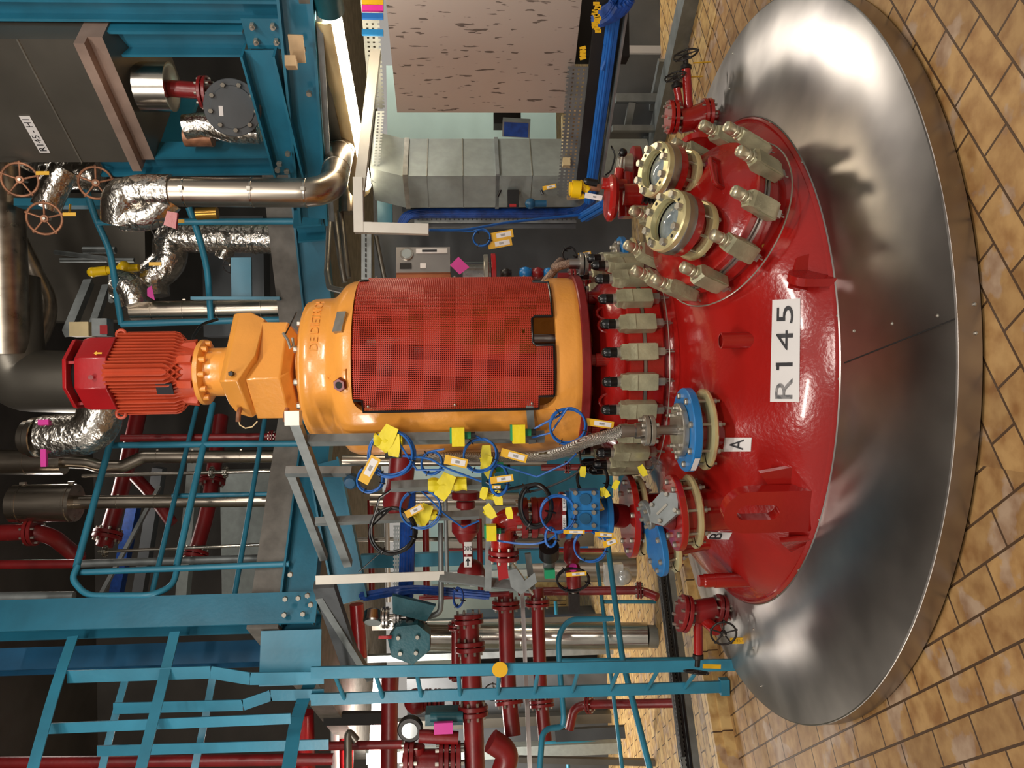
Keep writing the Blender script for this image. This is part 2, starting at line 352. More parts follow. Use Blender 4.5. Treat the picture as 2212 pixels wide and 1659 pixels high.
def ltag(label, c, d, L, Wd, n, group=None, w='white', m='tag', bars=True):
    k = fr(c, n, d); rt = T('cable_tag', label, 'tag', group)
    MB().box((0, 0, 0), (L, Wd, .0015), k).build('tag_card', m, rt)
    if w:
        o = MB().box((L*.1, 0, .0012), (L*.62, Wd*.62, .0006), k).build('paper_label', w, rt)
        if bars:
            b = MB()
            for i in range(9): b.box((L*(-.02+.022*i), 0, .0018), (L*.01, Wd*.3, .0004), k)
            b.build('barcode', 'ink', o)
    return rt
def bundle(name, label, pts, r, n, m, group=None, rc=None, cat='cables'):
    q = fillet([P(*p) if len(p) == 3 and not isinstance(p, Vector) else p for p in pts], .12, 8); mb = MB()
    rc = rc or r*.3
    for i in range(n):
        a = 6.283*i/n; o = Vector((math.cos(a)*r*.7*random.uniform(.5, 1), math.sin(a)*r*.3, math.sin(a)*r*.7)); mb.tube([p+o for p in q], rc, 6)
    return one(mb, name, m, label, cat, group, 'stuff')
def ibeam_th(name, label, a, b, w, h, m, group=None, up=Z, t=.012, cat='beam'):
    return one(MB().hbeam(a, b, w, h, t, up), name, m, label, cat, group)
def bolts_at(parent, Ms, r, h, m='bolt', name='bolt', stud=0):
    mb = MB().hexn(Matrix(), r, 0, h)
    if stud: mb.lathe([(0, h), (r*.5, h), (r*.5, h+stud), (0, h+stud)], None, 8)
    copies(mb, name, m, parent, Ms)
def circ(Mx, R, n, ph=0, z=0, flip=False):
    out = []
    for i in range(n):
        a = 2*math.pi*i/n + ph; k = Mx @ Matrix.Translation((R*math.cos(a), R*math.sin(a), z))
        out.append(k @ Matrix.Rotation(math.pi, 4, 'X') if flip else k)
    return out
MPH0 = 12
MLB = ['steel-capped manhole clamp behind the upper sight glass, nearest the twin-stem red valve at right', 'steel-capped manhole clamp nearest the top edge of the picture, beside the right twin-stem valve',
 'steel-capped manhole clamp second from the top edge of the picture, above the bare steel cone', 'steel-capped manhole clamp third from the top edge, just beyond the grip handle end', 'steel-capped manhole clamp straight below the grip handle, standing alone on the seam',
 'steel-capped manhole clamp with the small brass fitting beside it', 'steel-capped manhole clamp between the brass fitting one and the number sticker corner', 'steel-capped manhole clamp nearest the bare red pipe stub',
 'steel-capped manhole clamp touching the black-capped clamps, upper of that pair', 'steel-capped manhole clamp squeezed between the lower sight glass and the black-capped clamps', 'steel-capped manhole clamp between the lower sight glass and the red handwheel', 'steel-capped manhole clamp hidden behind the two sight glasses and black bellows']
# ================================================================ setting
mb = MB(); mb.box((0, 5, -.05), (16, 16, .1)); struct(mb, 'floor', 'tile')
# ================================================================ the reactor
AX = Vector((0, 3.8, 0))
def dz(r): return .02 + .6*math.sqrt(max(0, 1-(r/1.2)**2))
BUMPS = [(-.285, -.755, .085, .14), (-.60, -.63, .045, .14), (-.76, -.31, .05, .14), (-.745, -.08, .05, .16), (.52, -.66, .12, .26), (-.86, -.74, .0, .1)]
def hz(x, y): return dz(math.hypot(x, y)) + sum(a*math.exp(-((x-p)**2+(y-q)**2)/(s*s)) for p, q, a, s in BUMPS)*min(1, max(0, (1.16-math.hypot(x, y))/.12))
def rim_profile(r0, r1, n): return [(r0+(r1-r0)*i/n, dz(r0+(r1-r0)*i/n)) for i in range(n+1)]
def rdome(u, v, off=0.0):
    r = ray(u, v).normalized(); t = 1.5
    for i in range(900):
        p = CAM + r*t; q = p-AX; h = math.hypot(q.x, q.y)
        if h < 1.16 and p.z < hz(q.x, q.y)+off:
            lo, hi = t-.004, t
            for _ in range(14):
                t = (lo+hi)/2; p = CAM + r*t
                if p.z < hz(p.x-AX.x, p.y-AX.y)+off: hi = t
                else: lo = t
            return p
        t += .004
    return CAM + r*t
def dn(p):
    q = p-AX; e = .01
    return Vector((-(hz(q.x+e, q.y)-hz(q.x-e, q.y))/(2*e), -(hz(q.x, q.y+e)-hz(q.x, q.y-e))/(2*e), 1)).normalized()
Mx0 = Matrix.Translation(AX)
# steel cone around it
rt = T('insulation_cone', 'wide brushed stainless steel conical skirt around the red reactor head on the tiles', 'steel cladding')
MB().lathe([(1.163, .165), (1.172, .182), (1.185, .178), (1.668, .088), (1.674, .084)], Mx0, 160).build('cone_sheet', 'cone', rt)
MB().lathe([(1.672, .012), (1.672, .086), (1.668, .088), (1.664, .08), (1.664, .012)], Mx0, 160).build('rim_band', 'steel', rt)
MB().lathe([(1.62, .0), (1.62, .02), (1.55, .02)], Mx0, 96).build('base_ring', 'dark', rt)
sa = math.radians(-90)
def cp(a, r, z): return AX + Vector((r*math.cos(a), r*math.sin(a), z))
zc = lambda r: .178 - (r-1.185)/(.483)*.09
MB().beam(cp(sa-.03, 1.19, zc(1.19)+.002), cp(sa+.045, 1.668, zc(1.668)+.001), .004, .0015).build('seam', 'dark', rt)
mb = MB(); mb.sphere((0, 0, 0), .006, 10)
cm = []
for u, v in [(1845, 715), (1928, 699), (2026, 682), (1583, 115), (1576, 192), (1628, 1360), (1628, 1400), (1645, 1482)]:
    r = ray(u, v).normalized(); t = 1.5
    while t < 6:
        p = CAM + r*t; h = (p-AX).xy.length
        if h < 1.66 and h > 1.18 and p.z < zc(h): break
        t += .004
    cm.append(Matrix.Translation(p))
cm.append(Matrix.Translation(cp(sa+.07, 1.674, .03))); cm.append(Matrix.Translation(cp(sa+.02, 1.674, .03)))
copies(mb, 'rivet', 'bolt', rt, cm)
# vessel head
RV = T('reactor_vessel', 'large glossy red domed reactor head marked R145 inside the steel cone', 'reactor')
vs = []; fs = []; rows = [(1.165, .12), (1.165, .19), (1.158, .2)] + rim_profile(1.15, .53, 40) + [(.50, .575), (.478, .60), (.47, .615), (.47, .635)]; n = 200
for ri, (r, z) in enumerate(rows):
    for i in range(n):
        a = 2*math.pi*i/n; x, y = r*math.cos(a), r*math.sin(a); vs.append(AX + Vector((x, y, z + (hz(x, y)-dz(r) if 2 < ri < len(rows)-4 else 0))))
for ri in range(len(rows)-1):
    for i in range(n): fs.append((ri*n+i, ri*n+(i+1) % n, (ri+1)*n+(i+1) % n, (ri+1)*n+i))
MB().add(vs, fs).build('domed_head', 'red', RV, 50)
mb = MB(); mb.disc(Mx0, .505, .635, .715, 96, .2, .08); mb.build('main_flange', 'red', RV)
MB().lathe([(1.168, .172), (1.172, .18), (1.168, .186), (1.162, .18)], Mx0, 128).build('edge_seal', 'steel', RV)
def dsticker(quad, name, lab, letters):
    """sticker conforming to the dome; quad = 4 pixel corners (top-left, top-right, bottom-left, bottom-right as one reads it)"""
    def S(a, b, off):
        u = [quad[0][k]*(1-a)*(1-b) + quad[1][k]*a*(1-b) + quad[2][k]*(1-a)*b + quad[3][k]*a*b for k in (0, 1)]
        p = rdome(*u); return p + dn(p)*off
    mb = MB(); n = 14; m = 5
    for off in (.002, .0005): mb.add([S(i/n, j/m, off) for j in range(m+1) for i in range(n+1)], [(j*(n+1)+i, (j+1)*(n+1)+i, (j+1)*(n+1)+i+1, j*(n+1)+i+1) for j in range(m) for i in range(n)])
    o = mb.build(name, 'white', RV)
    for st, a, b, ha, hb, mt in letters:
        vs, fs = text_geo(st); xs = [q.x for q in vs]; ys = [q.y for q in vs]; mb = MB()
        x0, x1, y0, y1 = min(xs), max(xs), min(ys), max(ys)
        mb.add([S(a+ha*((q.x-x0)/(x1-x0)-.5), b-hb*((q.y-y0)/(y1-y0)-.5), .0045) for q in vs], fs); mb.build('lettering', mt, o)
    return o
dsticker([(1664, 868), (1669, 648), (1727, 868), (1729, 645)], 'number_sticker', '', [('R', .13, .47, .2, .58, 'grey_ink'), ('|', .365, .47, .035, .58, 'ink'), ('-', .335, .25, .05, .09, 'ink'), ('4', .6, .47, .19, .58, 'ink'), ('5', .85, .47, .17, .58, 'ink')])
dsticker([(1562, 975), (1566, 945), (1622, 975), (1624, 945)], 'letter_sticker', '', [('A', .5, .47, .74, .5, 'ink')])
dsticker([(1517, 1164), (1524, 1149), (1575, 1165), (1582, 1150)], 'letter_sticker', '', [('B', .5, .47, .8, .45, 'ink')])
# pipe stub on the front of the head
p = rdome(1612, 735); MB().lathe([(.024, .10), (.031, .10), (.031, -.03), (.045, -.045)], fr(p, Z), 28).build('pipe_stub', 'red', RV)
p = rdome(1600, 1252); MB().lathe([(0, .19), (.026, .19), (.026, .17), (.03, .165), (.03, .12), (.033, .12), (.033, -.1)], fr(p, Z), 24).build('pipe_stub', 'red', RV)
mb = MB(); mb.lathe([(.075, -.02), (.06, .01), (.05, .02)], fr(rdome(1612, 735), Z), 28)
copies(MB().sphere((0, 0, 0), .0055, 8), 'screw', 'bolt', RV, [Matrix.Translation(cp(math.radians(a), 1.163, .185)) for a in (-94.5, -83.5, -50, -30, -122, -137, -150)])
# big lifting lug with slot
def lug(u, v, nrm, wd, ht, slot=True, thk=.045):
    b = rdome(u, v); y = dn(b)*.25 + Z; k = fr(b, nrm, None); x = Vector(nrm).cross(Z).normalized()*-1
    z = Vector(nrm).normalized(); yv = Z; k = Matrix((x, yv, z)).transposed().to_4x4(); k.translation = b
    w = wd/2; out = [(-w, -.07)] + [(w, -.07), (w, ht-w)] + [(w*math.cos(math.pi*i/14), ht-w+w*math.sin(math.pi*i/14)) for i in range(1, 14)] + [(-w, ht-w)]
    if not slot: return MB().prism(out, thk, k).build('lifting_lug', 'red', RV)
    c = ht*.56; sw = w*.36; sl = ht*.16
    hole = [(sw*math.cos(math.pi*i/8), c+sl+sw*math.sin(math.pi*i/8)) for i in range(9)] + [(-sw*math.cos(math.pi*i/8), c-sl-sw*math.sin(math.pi*i/8)) for i in range(9)]
    N = 72; import bisect
    def cast(poly, a):
        dx, dy = math.cos(a), math.sin(a); best = 9
        for (x1, y1), (x2, y2) in zip(poly, poly[1:]+poly[:1]):
            y1 -= c; y2 -= c; den = dx*(y2-y1)-dy*(x2-x1)
            if abs(den) < 1e-12: continue
            t = (x1*(y2-y1)-y1*(x2-x1))/den; s = (x1*dy-y1*dx)/den
            if t > 0 and -1e-6 <= s <= 1+1e-6: best = min(best, t)
        return (dx*best, c+dy*best)
    vs = []; fs = []
    for i in range(N):
        a = 2*math.pi*i/N; o = cast(out, a); h = cast(hole, a)
        vs += [k @ Vector((o[0], o[1], thk/2)), k @ Vector((h[0], h[1], thk/2)), k @ Vector((h[0], h[1], -thk/2)), k @ Vector((o[0], o[1], -thk/2))]
    for i in range(N):
        a = 4*i; d = 4*((i+1) % N)
        for q in range(4): fs.append((a+q, d+q, d+(q+1) % 4, a+(q+1) % 4))
    return MB().add(vs, fs).build('lifting_lug', 'red', RV)
lug(1728, 1098, Vector((-.42, -.9, 0)), .185, .30)
lug(1768, 600, Vector((.88, -.47, 0)), .10, .11, False, .03)
lug(1545, 310, Vector((.9, .3, 0)), .14, .16, False, .03)
for (u, v), (u2, v2), h in [((1702, 1018), (1700, 1055), .10), ((1745, 1165), (1715, 1180), .10), ((1735, 620), (1735, 590), .05)]:
    a = rdome(u, v); b = rdome(u2, v2); d = (b-a); d.z = 0; d.normalize(); n_ = d.cross(Z); k = Matrix((d, Z, n_)).transposed().to_4x4(); k.translation = a
    MB().prism([(-.03, -.06), (.13, -.06), (.11, h*.3), (.0, h*1.1)], .02, k).build('gusset', 'red', RV)
# support wire ring under the clamps
MB().torus(Matrix.Translation(AX + Z*.625), .545, .0028, 120, 6).build('wire_ring', 'bolt', RV)
# ---------------------------------------------------------------- nozzles
def nozzle(c, ax, zs, r, neck=.09, mt='red', ring='gold', bolts=8, disc='vblue', base=-.35, zb=None):
    """c = dome-side point, ax axis; zs = (ring z0, ring z1, disc z0, disc z1)"""
    k = fr(c, ax); o = MB().lathe([(neck*1.25, base), (neck*1.05, base+.05), (neck, base+.08), (neck, max(base+.09, zs[0]-.02)), (neck*1.25, zs[0]), (neck*1.25, zs[2])], k, 40).build('nozzle_neck', 'red', RV)
    # split backing ring
    q = MB()
    for a in (0, math.pi): q.lathe([(neck*1.18, zs[0]), (r*.93, zs[0]), (r*.97, zs[0]+.006), (r*.97, zs[1]-.004), (r*.9, zs[1]+.004), (neck*1.18, zs[1]+.004), (neck*1.18, zs[0])], k, 30, a+.04+.5, a+math.pi-.04+.5)
    q.build('backing_ring', ring, RV); bl = r*.82
    copies(MB().hexn(Matrix(), .0125, zs[3], zs[3]+.013).cyl((0, 0, zs[0]-.03), (0, 0, zs[3]), .006, n=8).hexn(Matrix(), .0125, zs[0]-.016, zs[0]-.002), 'bolt', 'bolt', RV, [m for m in circ(k, bl, bolts, .2)])
    return k
# nozzle A
c = AX + Vector((-.285, -.755, 0)); kA = nozzle(c, Z, (.535, .556, .598, .632), .168, .072, base=.45)
MB().disc(kA, .168, .598, .632, 48, .04).build('blue_flange', 'vblue', RV)
kz = fr(kA @ Vector((.1685*math.cos(math.radians(-140)), .1685*math.sin(math.radians(-140)), .615)), Vector((math.cos(math.radians(-140)), math.sin(math.radians(-140)), 0)), Vector((-.64, .77, 0))); MB().box((0, 0, 0), (.08, .02, .002), kz).build('maker_strip', 'white', RV)
hA = T('braided_hose', 'braided steel hose with disc flanges rising from the blue flanged nozzle marked A', 'hose')
MB().disc(kA, .108, .633, .658, 40).build('plate_flange', 'bolt', hA)
bolts_at(hA, circ(kA, .088, 8, .1, .658), .010, .012, stud=.012)
MB().lathe([(0, .65), (.022, .65), (.019, .70), (.019, .735), (.026, .735), (.026, .75), (0, .75)], kA, 20).build('pipe_stub', 'steel', hA)
for z0 in (.752, .774): MB().disc(kA, .062, z0, z0+.018, 32).build('disc_flange', 'bolt', hA)
copies(MB().hexn(Matrix(), .009, -.012, 0).hexn(Matrix(), .009, .042, .056).cyl((0, 0, -.01), (0, 0, .05), .004, n=8), 'bolt', 'bolt', hA, circ(kA, .048, 4, .5, .751))
MB().lathe([(.03, .79), (.032, .80), (.032, .825), (.025, .83), (.025, .87), (.029, .87), (.029, .885), (0, .885)], kA, 24).build('hose_collar', 'steel', hA)
hp = [kA @ Vector((0, 0, .88)), P(1300, 945, 3.05), P(1262, 955, 3.1), P(1228, 972, 3.2), P(1185, 985, 3.35), P(1100, 988, 3.5), P(960, 985, 3.7), P(900, 985, 3.9)]
def braid():
    m = mat('braided_steel', '#b5afa6', .32, 1, var=0); nt = m.node_tree; N = nt.nodes; L = nt.links; b = N['Principled BSDF']
    tc = N.new('ShaderNodeTexCoord'); ws = []
    for s in ((60, 60, 95), (60, -60, 95)):
        mp = N.new('ShaderNodeMapping'); mp.inputs[3].default_value = s; L.new(tc.outputs['Object'], mp.inputs[0])
        w = N.new('ShaderNodeTexWave'); w.bands_direction = 'DIAGONAL'; w.inputs['Scale'].default_value = 1.2; L.new(mp.outputs[0], w.inputs[0]); ws.append(w)
    mx = N.new('ShaderNodeMath'); mx.operation = 'MULTIPLY'; L.new(ws[0].outputs[1], mx.inputs[0]); L.new(ws[1].outputs[1], mx.inputs[1])
    bp = N.new('ShaderNodeBump'); bp.inputs['Strength'].default_value = .9; bp.inputs['Distance'].default_value = .004; L.new(mx.outputs[0], bp.inputs['Height']); L.new(bp.outputs[0], b.inputs['Normal'])
    rp = N.new('ShaderNodeValToRGB'); rp.color_ramp.elements[0].color = lin('#77736c'); rp.color_ramp.elements[1].color = lin('#e4dfd6'); rp.color_ramp.elements[1].position = .35
    L.new(mx.outputs[0], rp.inputs[0]); L.new(rp.outputs[0], b.inputs['Base Color']); return m
M['braid'] = braid()
MB().tube(fillet(hp, .12, 8), .024, 18).build('braided_sleeve', 'braid', hA)
# nozzle B: red flange with a grey kite plate
cB = AX + Vector((-.60, -.63, 0)); axB = Vector((-.06, 0, 1)); kB = nozzle(cB, axB, (.555, .575, .622, .65), .158, .09, base=.36)
MB().disc(kB, .158, .622, .65, 48, .04).build('red_flange', 'red', RV)
vB = T('outlet_cover', 'red flange cover with grey kite plate standing on the nozzle marked B', 'pipe fitting')
MB().lathe([(.07, .652), (.07, .67), (.05, .70), (.045, .73)], kB, 28).build('cover_hub', 'dred', vB)
kk = fr(kB @ Vector((.035, -.07, .695)), Vector((.35, -.75, .75)), Vector((-.5, 0, .8))); MB().prism([(-.085, 0), (-.03, .06), (.05, .055), (.085, 0), (.05, -.055), (-.03, -.06)], .016, kk).build('kite_plate', 'galv', vB)
MB().prism([(-.03, -.005), (.03, -.005), (.03, .005), (-.03, .005)], .006, kk @ Matrix.Translation((.01, 0, .01))).build('arrow_mark', 'bolt', vB)
k2 = fr(kB @ Vector((.0, .02, .74)), Vector((-.25, -.1, 1))); MB().disc(k2, .062, 0, .022, 30).build('small_flange', 'galv', vB); bolts_at(vB, circ(k2, .048, 6, 0, .022), .009, .014)
bolts_at(vB, circ(kk, .055, 4, .6, .008), .010, .012)
# nozzle C with the blue blank disc
cC = AX + Vector((-.83, -.33, 0)); axC = Vector((-.16, -.04, 1)).normalized(); kC = nozzle(Vector((cC.x+.13, cC.y+.0, 0)), axC, (.592, .614, .655, .682), .165, .09, base=.38)
MB().disc(kC, .165, .655, .682, 48).build('blue_blank_flange', 'vblue', RV)
# nozzle D under the blue valve
cD = AX + Vector((-.745, -.08, 0)); kD = nozzle(cD, Z, (.655, .675, .70, .73), .20, .11, base=.40)
MB().disc(kD, .2, .70, .73, 48, .04).build('red_flange', 'red', RV)
# two more nozzles towards the right rear (partly hidden)
kE = nozzle(AX + Vector((.50, -.02, 0)), Z, (.66, .68, .71, .74), .13, .07, base=.45)
MB().disc(kE, .13, .71, .74, 40, .03).build('blue_flange', 'vblue', RV)
hE = T('braided_hose', 'brown braided hose curving from the blue flange behind the sight glasses', 'hose')
MB().disc(kE, .10, .742, .765, 36).build('plate_flange', 'bolt', hE)
MB().lathe([(0, .76), (.028, .76), (.024, .80), (.024, .88), (.03, .89), (0, .89)], kE, 20).build('pipe_stub', 'steel', hE)
for z0 in (.892, .916): MB().disc(kE, .055, z0, z0+.018, 28).build('disc_flange', 'bolt', hE)
bolts_at(hE, circ(kE, .08, 6, .1, .765), .011, .014)
top = kE @ Vector((0, 0, .93)); MB().lathe([(.028, .934), (.026, .985), (0, .985)], kE, 20).build('hose_collar', 'steel', hE)
q = [top, kE @ Vector((0, 0, 1.0)), kE @ Vector((-.02, .02, 1.06)), P(1215, 560, 3.95), P(1185, 600, 4.0), P(1150, 640, 4.0)]
M['brbraid'] = mat('brown_braided_hose', '#8d7565', .4, .5, bump=.8, bscale=180, var=.15, vscale=150)
MB().tube(fillet(q, .15, 8), .021, 16).build('braided_sleeve', 'brbraid', hE)
# ---------------------------------------------------------------- agitator cover, studs, clamps
CV = T('agitator_cover', 'dark red domed agitator cover clamped on top of the reactor head', 'reactor cover')
MB().lathe([(.2, .727), (.505-.004, .727), (.505, .731), (.505, .786), (.5, .79), (.44, .79), (.425, .80), (.41, .83), (.37, .87), (.28, .905), (.16, .92), (0, .925)], Mx0, 96).build('domed_cover', 'red', CV)
MB().lathe([(.3, .714), (.508, .714), (.508, .728), (.3, .728)], Mx0, 96).build('steel_gasket', 'steel', CV)
for a in range(6):
    k = fr(cp(math.radians(-88 + 60*a), .355, .80), Z)
    MB().lathe([(0, 0), (.031, 0), (.031, .115), (.026, .118), (.026, .135), (0, .135)], k, 20).hexn(k, .036, .135, .17).build('support_stud', 'red', CV)
for a in (-63, -52, -118, -30, -150):
    c0 = cp(math.radians(a), .37, .86); MB().torus(fr(c0, cp(math.radians(a), 1, 0)-AX, Z), .035, .007, 20, 8).build('lifting_eye', 'red', CV)
def clamp_parts():
    b = MB(); t = .064
    # C-shaped clamp body: side profile in (radial, z), extruded across; chamfered
    b.prism([(-.033, -.07), (-.036, -.058), (-.036, .055), (-.026, .085), (-.018, .092), (.018, .092), (.026, .085), (.036, .055), (.036, -.058), (.033, -.07)], .052, Matrix(((1, 0, 0, 0), (0, 0, 1, 0), (0, 1, 0, 0), (0, 0, 0, 1))))
    b.prism([(-.029, .02), (.029, .02), (.022, .085), (-.022, .085)], .066, Matrix(((0, 0, 1, 0), (1, 0, 0, 0), (0, 1, 0, 0), (0, 0, 0, 1))))
    n = MB().box((0, 0, -.085), (.032, .034, .034)).box((0, -.0, -.103), (.02, .02, .012)); p = MB().cyl((0, -.0, -.103), (0, -.004, -.145), .0035, n=6).cyl((.01, 0, -.105), (.008, -.004, -.14), .0025, n=6)
    s = MB().lathe([(0, .088), (.023, .088), (.023, .105), (.019, .108), (.0, .108)], None, 20)
    c = MB().lathe([(0, .106), (.0225, .106), (.0225, .134), (.024, .137), (.0225, .14), (.0225, .15), (.018, .163), (.009, .170), (0, .171)], None, 20)
    return b.mesh('clamp_body', 25), n.mesh('clamp_nut'), p.mesh('cotter_pin'), s.mesh('stud'), c.mesh('black_cap')
cb, cn, cpn, cs, cc = clamp_parts()
for me, mm in ((cb, 'zinc'), (cn, 'bolt'), (cpn, 'bolt'), (cs, 'bolt'), (cc, 'black')): me.materials.append(M[mm])
NW = ['first', 'second', 'third', 'fourth', 'fifth', 'sixth', 'seventh', 'eighth', 'ninth', 'tenth', 'eleventh', 'twelfth', 'thirteenth']
for i in range(26):
    a = math.radians(-90 + 4.2 - 13.85*0 + 360/26*(i if i <= 13 else i-26)); j = i if i <= 13 else i-26
    side = 'right' if j > 0 else 'left'
    lb = 'black-capped zinc clamp at the front centre of the main ring, above the bare pipe stub' if j == 0 else 'black-capped zinc clamp on the main ring, %s to the %s of the front centre one' % (NW[abs(j)-1], side)
    rt = T('flange_clamp', lb, 'clamp', 'black-capped clamps around the main flange'); AUTO.remove(rt)
    x = Vector((-math.sin(a), math.cos(a), 0)); y = Vector((math.cos(a), math.sin(a), 0)); k = Matrix((x, -y, Z)).transposed().to_4x4(); k.translation = cp(a, .525, .745)
    # local: x tangent, -y radial
    rt.matrix_world = k
    for me, nm in ((cb, 'clamp_body'), (cn, 'nut'), (cpn, 'cotter_pin'), (cs, 'stud'), (cc, 'cap')):
        o = bpy.data.objects.new(nm, me); C.objects.link(o); o.parent = rt
# ---------------------------------------------------------------- manhole with clamps and two sight glasses
SCL = 1.06; MO = CAM + (Vector((.5318, 2.8865, .5586))-CAM)*SCL; MA = Vector((.3051, -.3902, .8687)).normalized(); e1 = Z.cross(MA).normalized(); kM = Matrix((e1, MA.cross(e1), MA)).transposed().to_4x4(); kM.translation = MO
MH = T('manhole', 'round red clamped manhole cover tilted to the right on the reactor head', 'manhole')
MB().lathe([(.31, -.36), (.285, -.2), (.28, -.1), (.28, -.06), (.302, -.055), (.302, -.012), (.2, -.012)], kM, 72).build('manhole_neck', 'red', MH)
MB().lathe([(.2, -.012), (.304, -.012), (.304, -.003), (.296, .0), (.296, .005), (.304, .008), (.304, .014), (.2, .014)], kM, 72).build('gasket_ring', 'steel', MH)
MB().lathe([(.2, .014), (.300, .014), (.300, .04), (.292, .046), (.27, .05), (.25, .066), (.21, .092), (.15, .115), (.07, .127), (0, .13)], kM, 72).build('manhole_cover', 'red', MH)
def barh(p, q, up, h, r=.009): MB().tube(fillet([p - up*.02, p + up*h, q + up*h, q - up*.02], .02), r, 10).build('grip_handle', 'red', MH)
def onM(u, v, hh):  # point on the cover plane at height hh
    return Ppl(u, v, MO + MA*hh, MA)
barh(onM(1555, 352, .09), onM(1567, 410, .09), MA, .055)
# red mast on top right of manhole: elbow with handle
MB().torus(kM @ Matrix.Translation((0, 0, -.072)), .352, .0032, 100, 6).build('wire_ring', 'bolt', MH)
def clampM_parts():
    b = MB(); b.prism([(-.034, -.03), (-.036, .02), (-.03, .095), (-.02, .108), (.02, .108), (.03, .095), (.036, .02), (.034, -.03)], .042, Matrix(((1, 0, 0, 0), (0, 0, 1, 0), (0, 1, 0, 0), (0, 0, 0, 1))))
    b.prism([(-.020, -.036), (.020, -.036), (.028, -.01), (.028, .088), (.02, .103), (-.02, .103), (-.028, .088), (-.028, -.01)], .062, Matrix(((0, 0, 1, 0), (1, 0, 0, 0), (0, 1, 0, 0), (0, 0, 0, 1))))
    n = MB().box((0, 0, -.044), (.03, .03, .024)); p = MB().cyl((0, 0, -.05), (0, -.006, -.08), .0035, n=6).cyl((.01, 0, -.05), (.008, -.004, -.072), .0025, n=6)
    s = MB().lathe([(0, .1), (.024, .1), (.024, .113), (.018, .116), (.018, .124), (.0, .124)], None, 20)
    c = MB().lathe([(0, .122), (.0225, .122), (.0225, .132), (.0205, .134), (.0225, .137), (.0225, .165), (.02, .171), (.012, .176), (0, .177)], None, 20)
    return b.mesh('clamp_body', 25), n.mesh('clamp_nut'), p.mesh('cotter_pin'), s.mesh('stud'), c.mesh('dome_nut')
mb_, mn_, mp_, ms_, mc_ = clampM_parts()
for me, mm in ((mb_, 'zinc'), (mn_, 'bolt'), (mp_, 'bolt'), (ms_, 'satin'), (mc_, 'satin')): me.materials.append(M[mm])
MB().cyl(P(1608, 508, 2.86), P(1648, 530, 2.86), .012).build('brass_fitting', 'brass', MH)
for i in range(12):
    a = -.1835 - math.radians(30*i)
    rt = T('manhole_clamp', MLB[i], 'clamp', 'steel-capped clamps around the manhole'); AUTO.remove(rt)
    x = Vector((-math.sin(a), math.cos(a), 0)); y = Vector((math.cos(a), math.sin(a), 0))
    k = kM @ (Matrix.Translation(y*.323) @ Matrix((x, -y, Z)).transposed().to_4x4()); rt.matrix_world = k
    for me, nm in ((mb_, 'clamp_body'), (mn_, 'nut'), (mp_, 'cotter_pin'), (ms_, 'stud'), (mc_, 'dome_nut')):
        o = bpy.data.objects.new(nm, me); C.objects.link(o); o.parent = rt
# sight glasses
def sight(u, v, Y, du, dv, al, R, lab, L=.16, neck=.1):
    c = Ppl(u, v, MO + MA*Y, MA); ax = adir(u, v, du, dv, al); k = fr(c, ax); rt = T('sight_glass', lab, 'sight glass', 'sight glasses on the manhole cover')
    MB().lathe([(R*.70, -.03), (R*.68, .0), (R*.68, .008), (R*.95, .008), (R, .003), (R, -.018), (R*.66, -.018)], k, 48).build('front_ring', 'gold', rt)
    MB().lathe([(R*.66, -.018), (R*1.0, -.018), (R*1.02, -.022), (R*1.02, -.052), (R*.66, -.052)], k, 48).build('glass_holder', 'steel', rt)
    MB().lathe([(R*.69, -.035), (R*.5, -.022), (R*.3, -.012), (0, -.008)], k, 40).build('glass_pane', 'glass', rt)
    MB().lathe([(0, -.052), (R*1.0, -.052), (R*1.0, -.085), (R*.6, -.085), (R*.6, -L-neck)], k, 48).build('nozzle', 'red', rt)
    MB().lathe([(R*.62, -L+.028), (R*.93, -L+.028), (R*.97, -L+.02), (R*.97, -L+.004), (R*.93, -L), (R*.62, -L)], k, 48).build('backing_ring', 'gold', rt)
    bolts_at(rt, circ(k, R*.81, 8, .3, .008), .0155, .02)
    copies(MB().cyl((0, 0, -.085), (0, 0, -L-.02), .006, n=8).hexn(Matrix(), .012, -L-.014, -L), 'stud', 'bolt', rt, circ(k, R*.81, 8, .3))
    copies(MB().disc(Matrix(), .007, 0, .0006, 12), 'hole_shade_disc', 'dark', rt, circ(k, R*.81, 4, .3+.39, .0085))  # dark discs painted on as the shade of holes
    return k
sight(1413, 366, .27, -60, -14, 58, .110, 'upper right round sight glass with pale gold ring beside the red lever valve')
sight(1438, 476, .28, -60, -20, 56, .118, 'lower round sight glass with pale gold ring, in front of the manhole handle')
# ================================================================ agitator drive: lantern, gearbox, motor (one bolted machine)
DR = T('agitator_drive', 'tall orange agitator drive with red finned motor standing over the reactor', 'agitator drive')
Mx = Matrix.Translation(AX)
MB().disc(Mx, .442, .945, .985, 96, .2).build('base_ring', 'dred', DR)
def prof_r(z):
    pts = [(.985, .424), (1.0, .428), (1.07, .428), (1.12, .424), (2.0, .424), (2.03, .420), (2.06, .408), (2.11, .352), (2.13, .342), (2.22, .338), (2.245, .325), (2.258, .30)]
    for (z0, r0), (z1, r1) in zip(pts, pts[1:]):
        if z <= z1: return r0 + (r1-r0)*(z-z0)/(z1-z0)
    return .30
W0, W1, ZL, ZH, CR = math.radians(-29), math.radians(100), 1.098, 2.0, .075
def win(ph, lo):
    if ph <= W0 or ph >= W1: return 1.55
    d = min(ph-W0, W1-ph)*.424; c = 0
    if d < CR: c = CR - math.sqrt(max(0, CR*CR-(CR-d)**2))
    return ZL + c if lo else ZH - c
cols = sorted(set([W0, W0+1e-4, W1, W1-1e-4] + [W0 + .004*2**i for i in range(6)] + [W1 - .004*2**i for i in range(6)] + [math.radians(a) for a in range(-180, 181, 4)]))
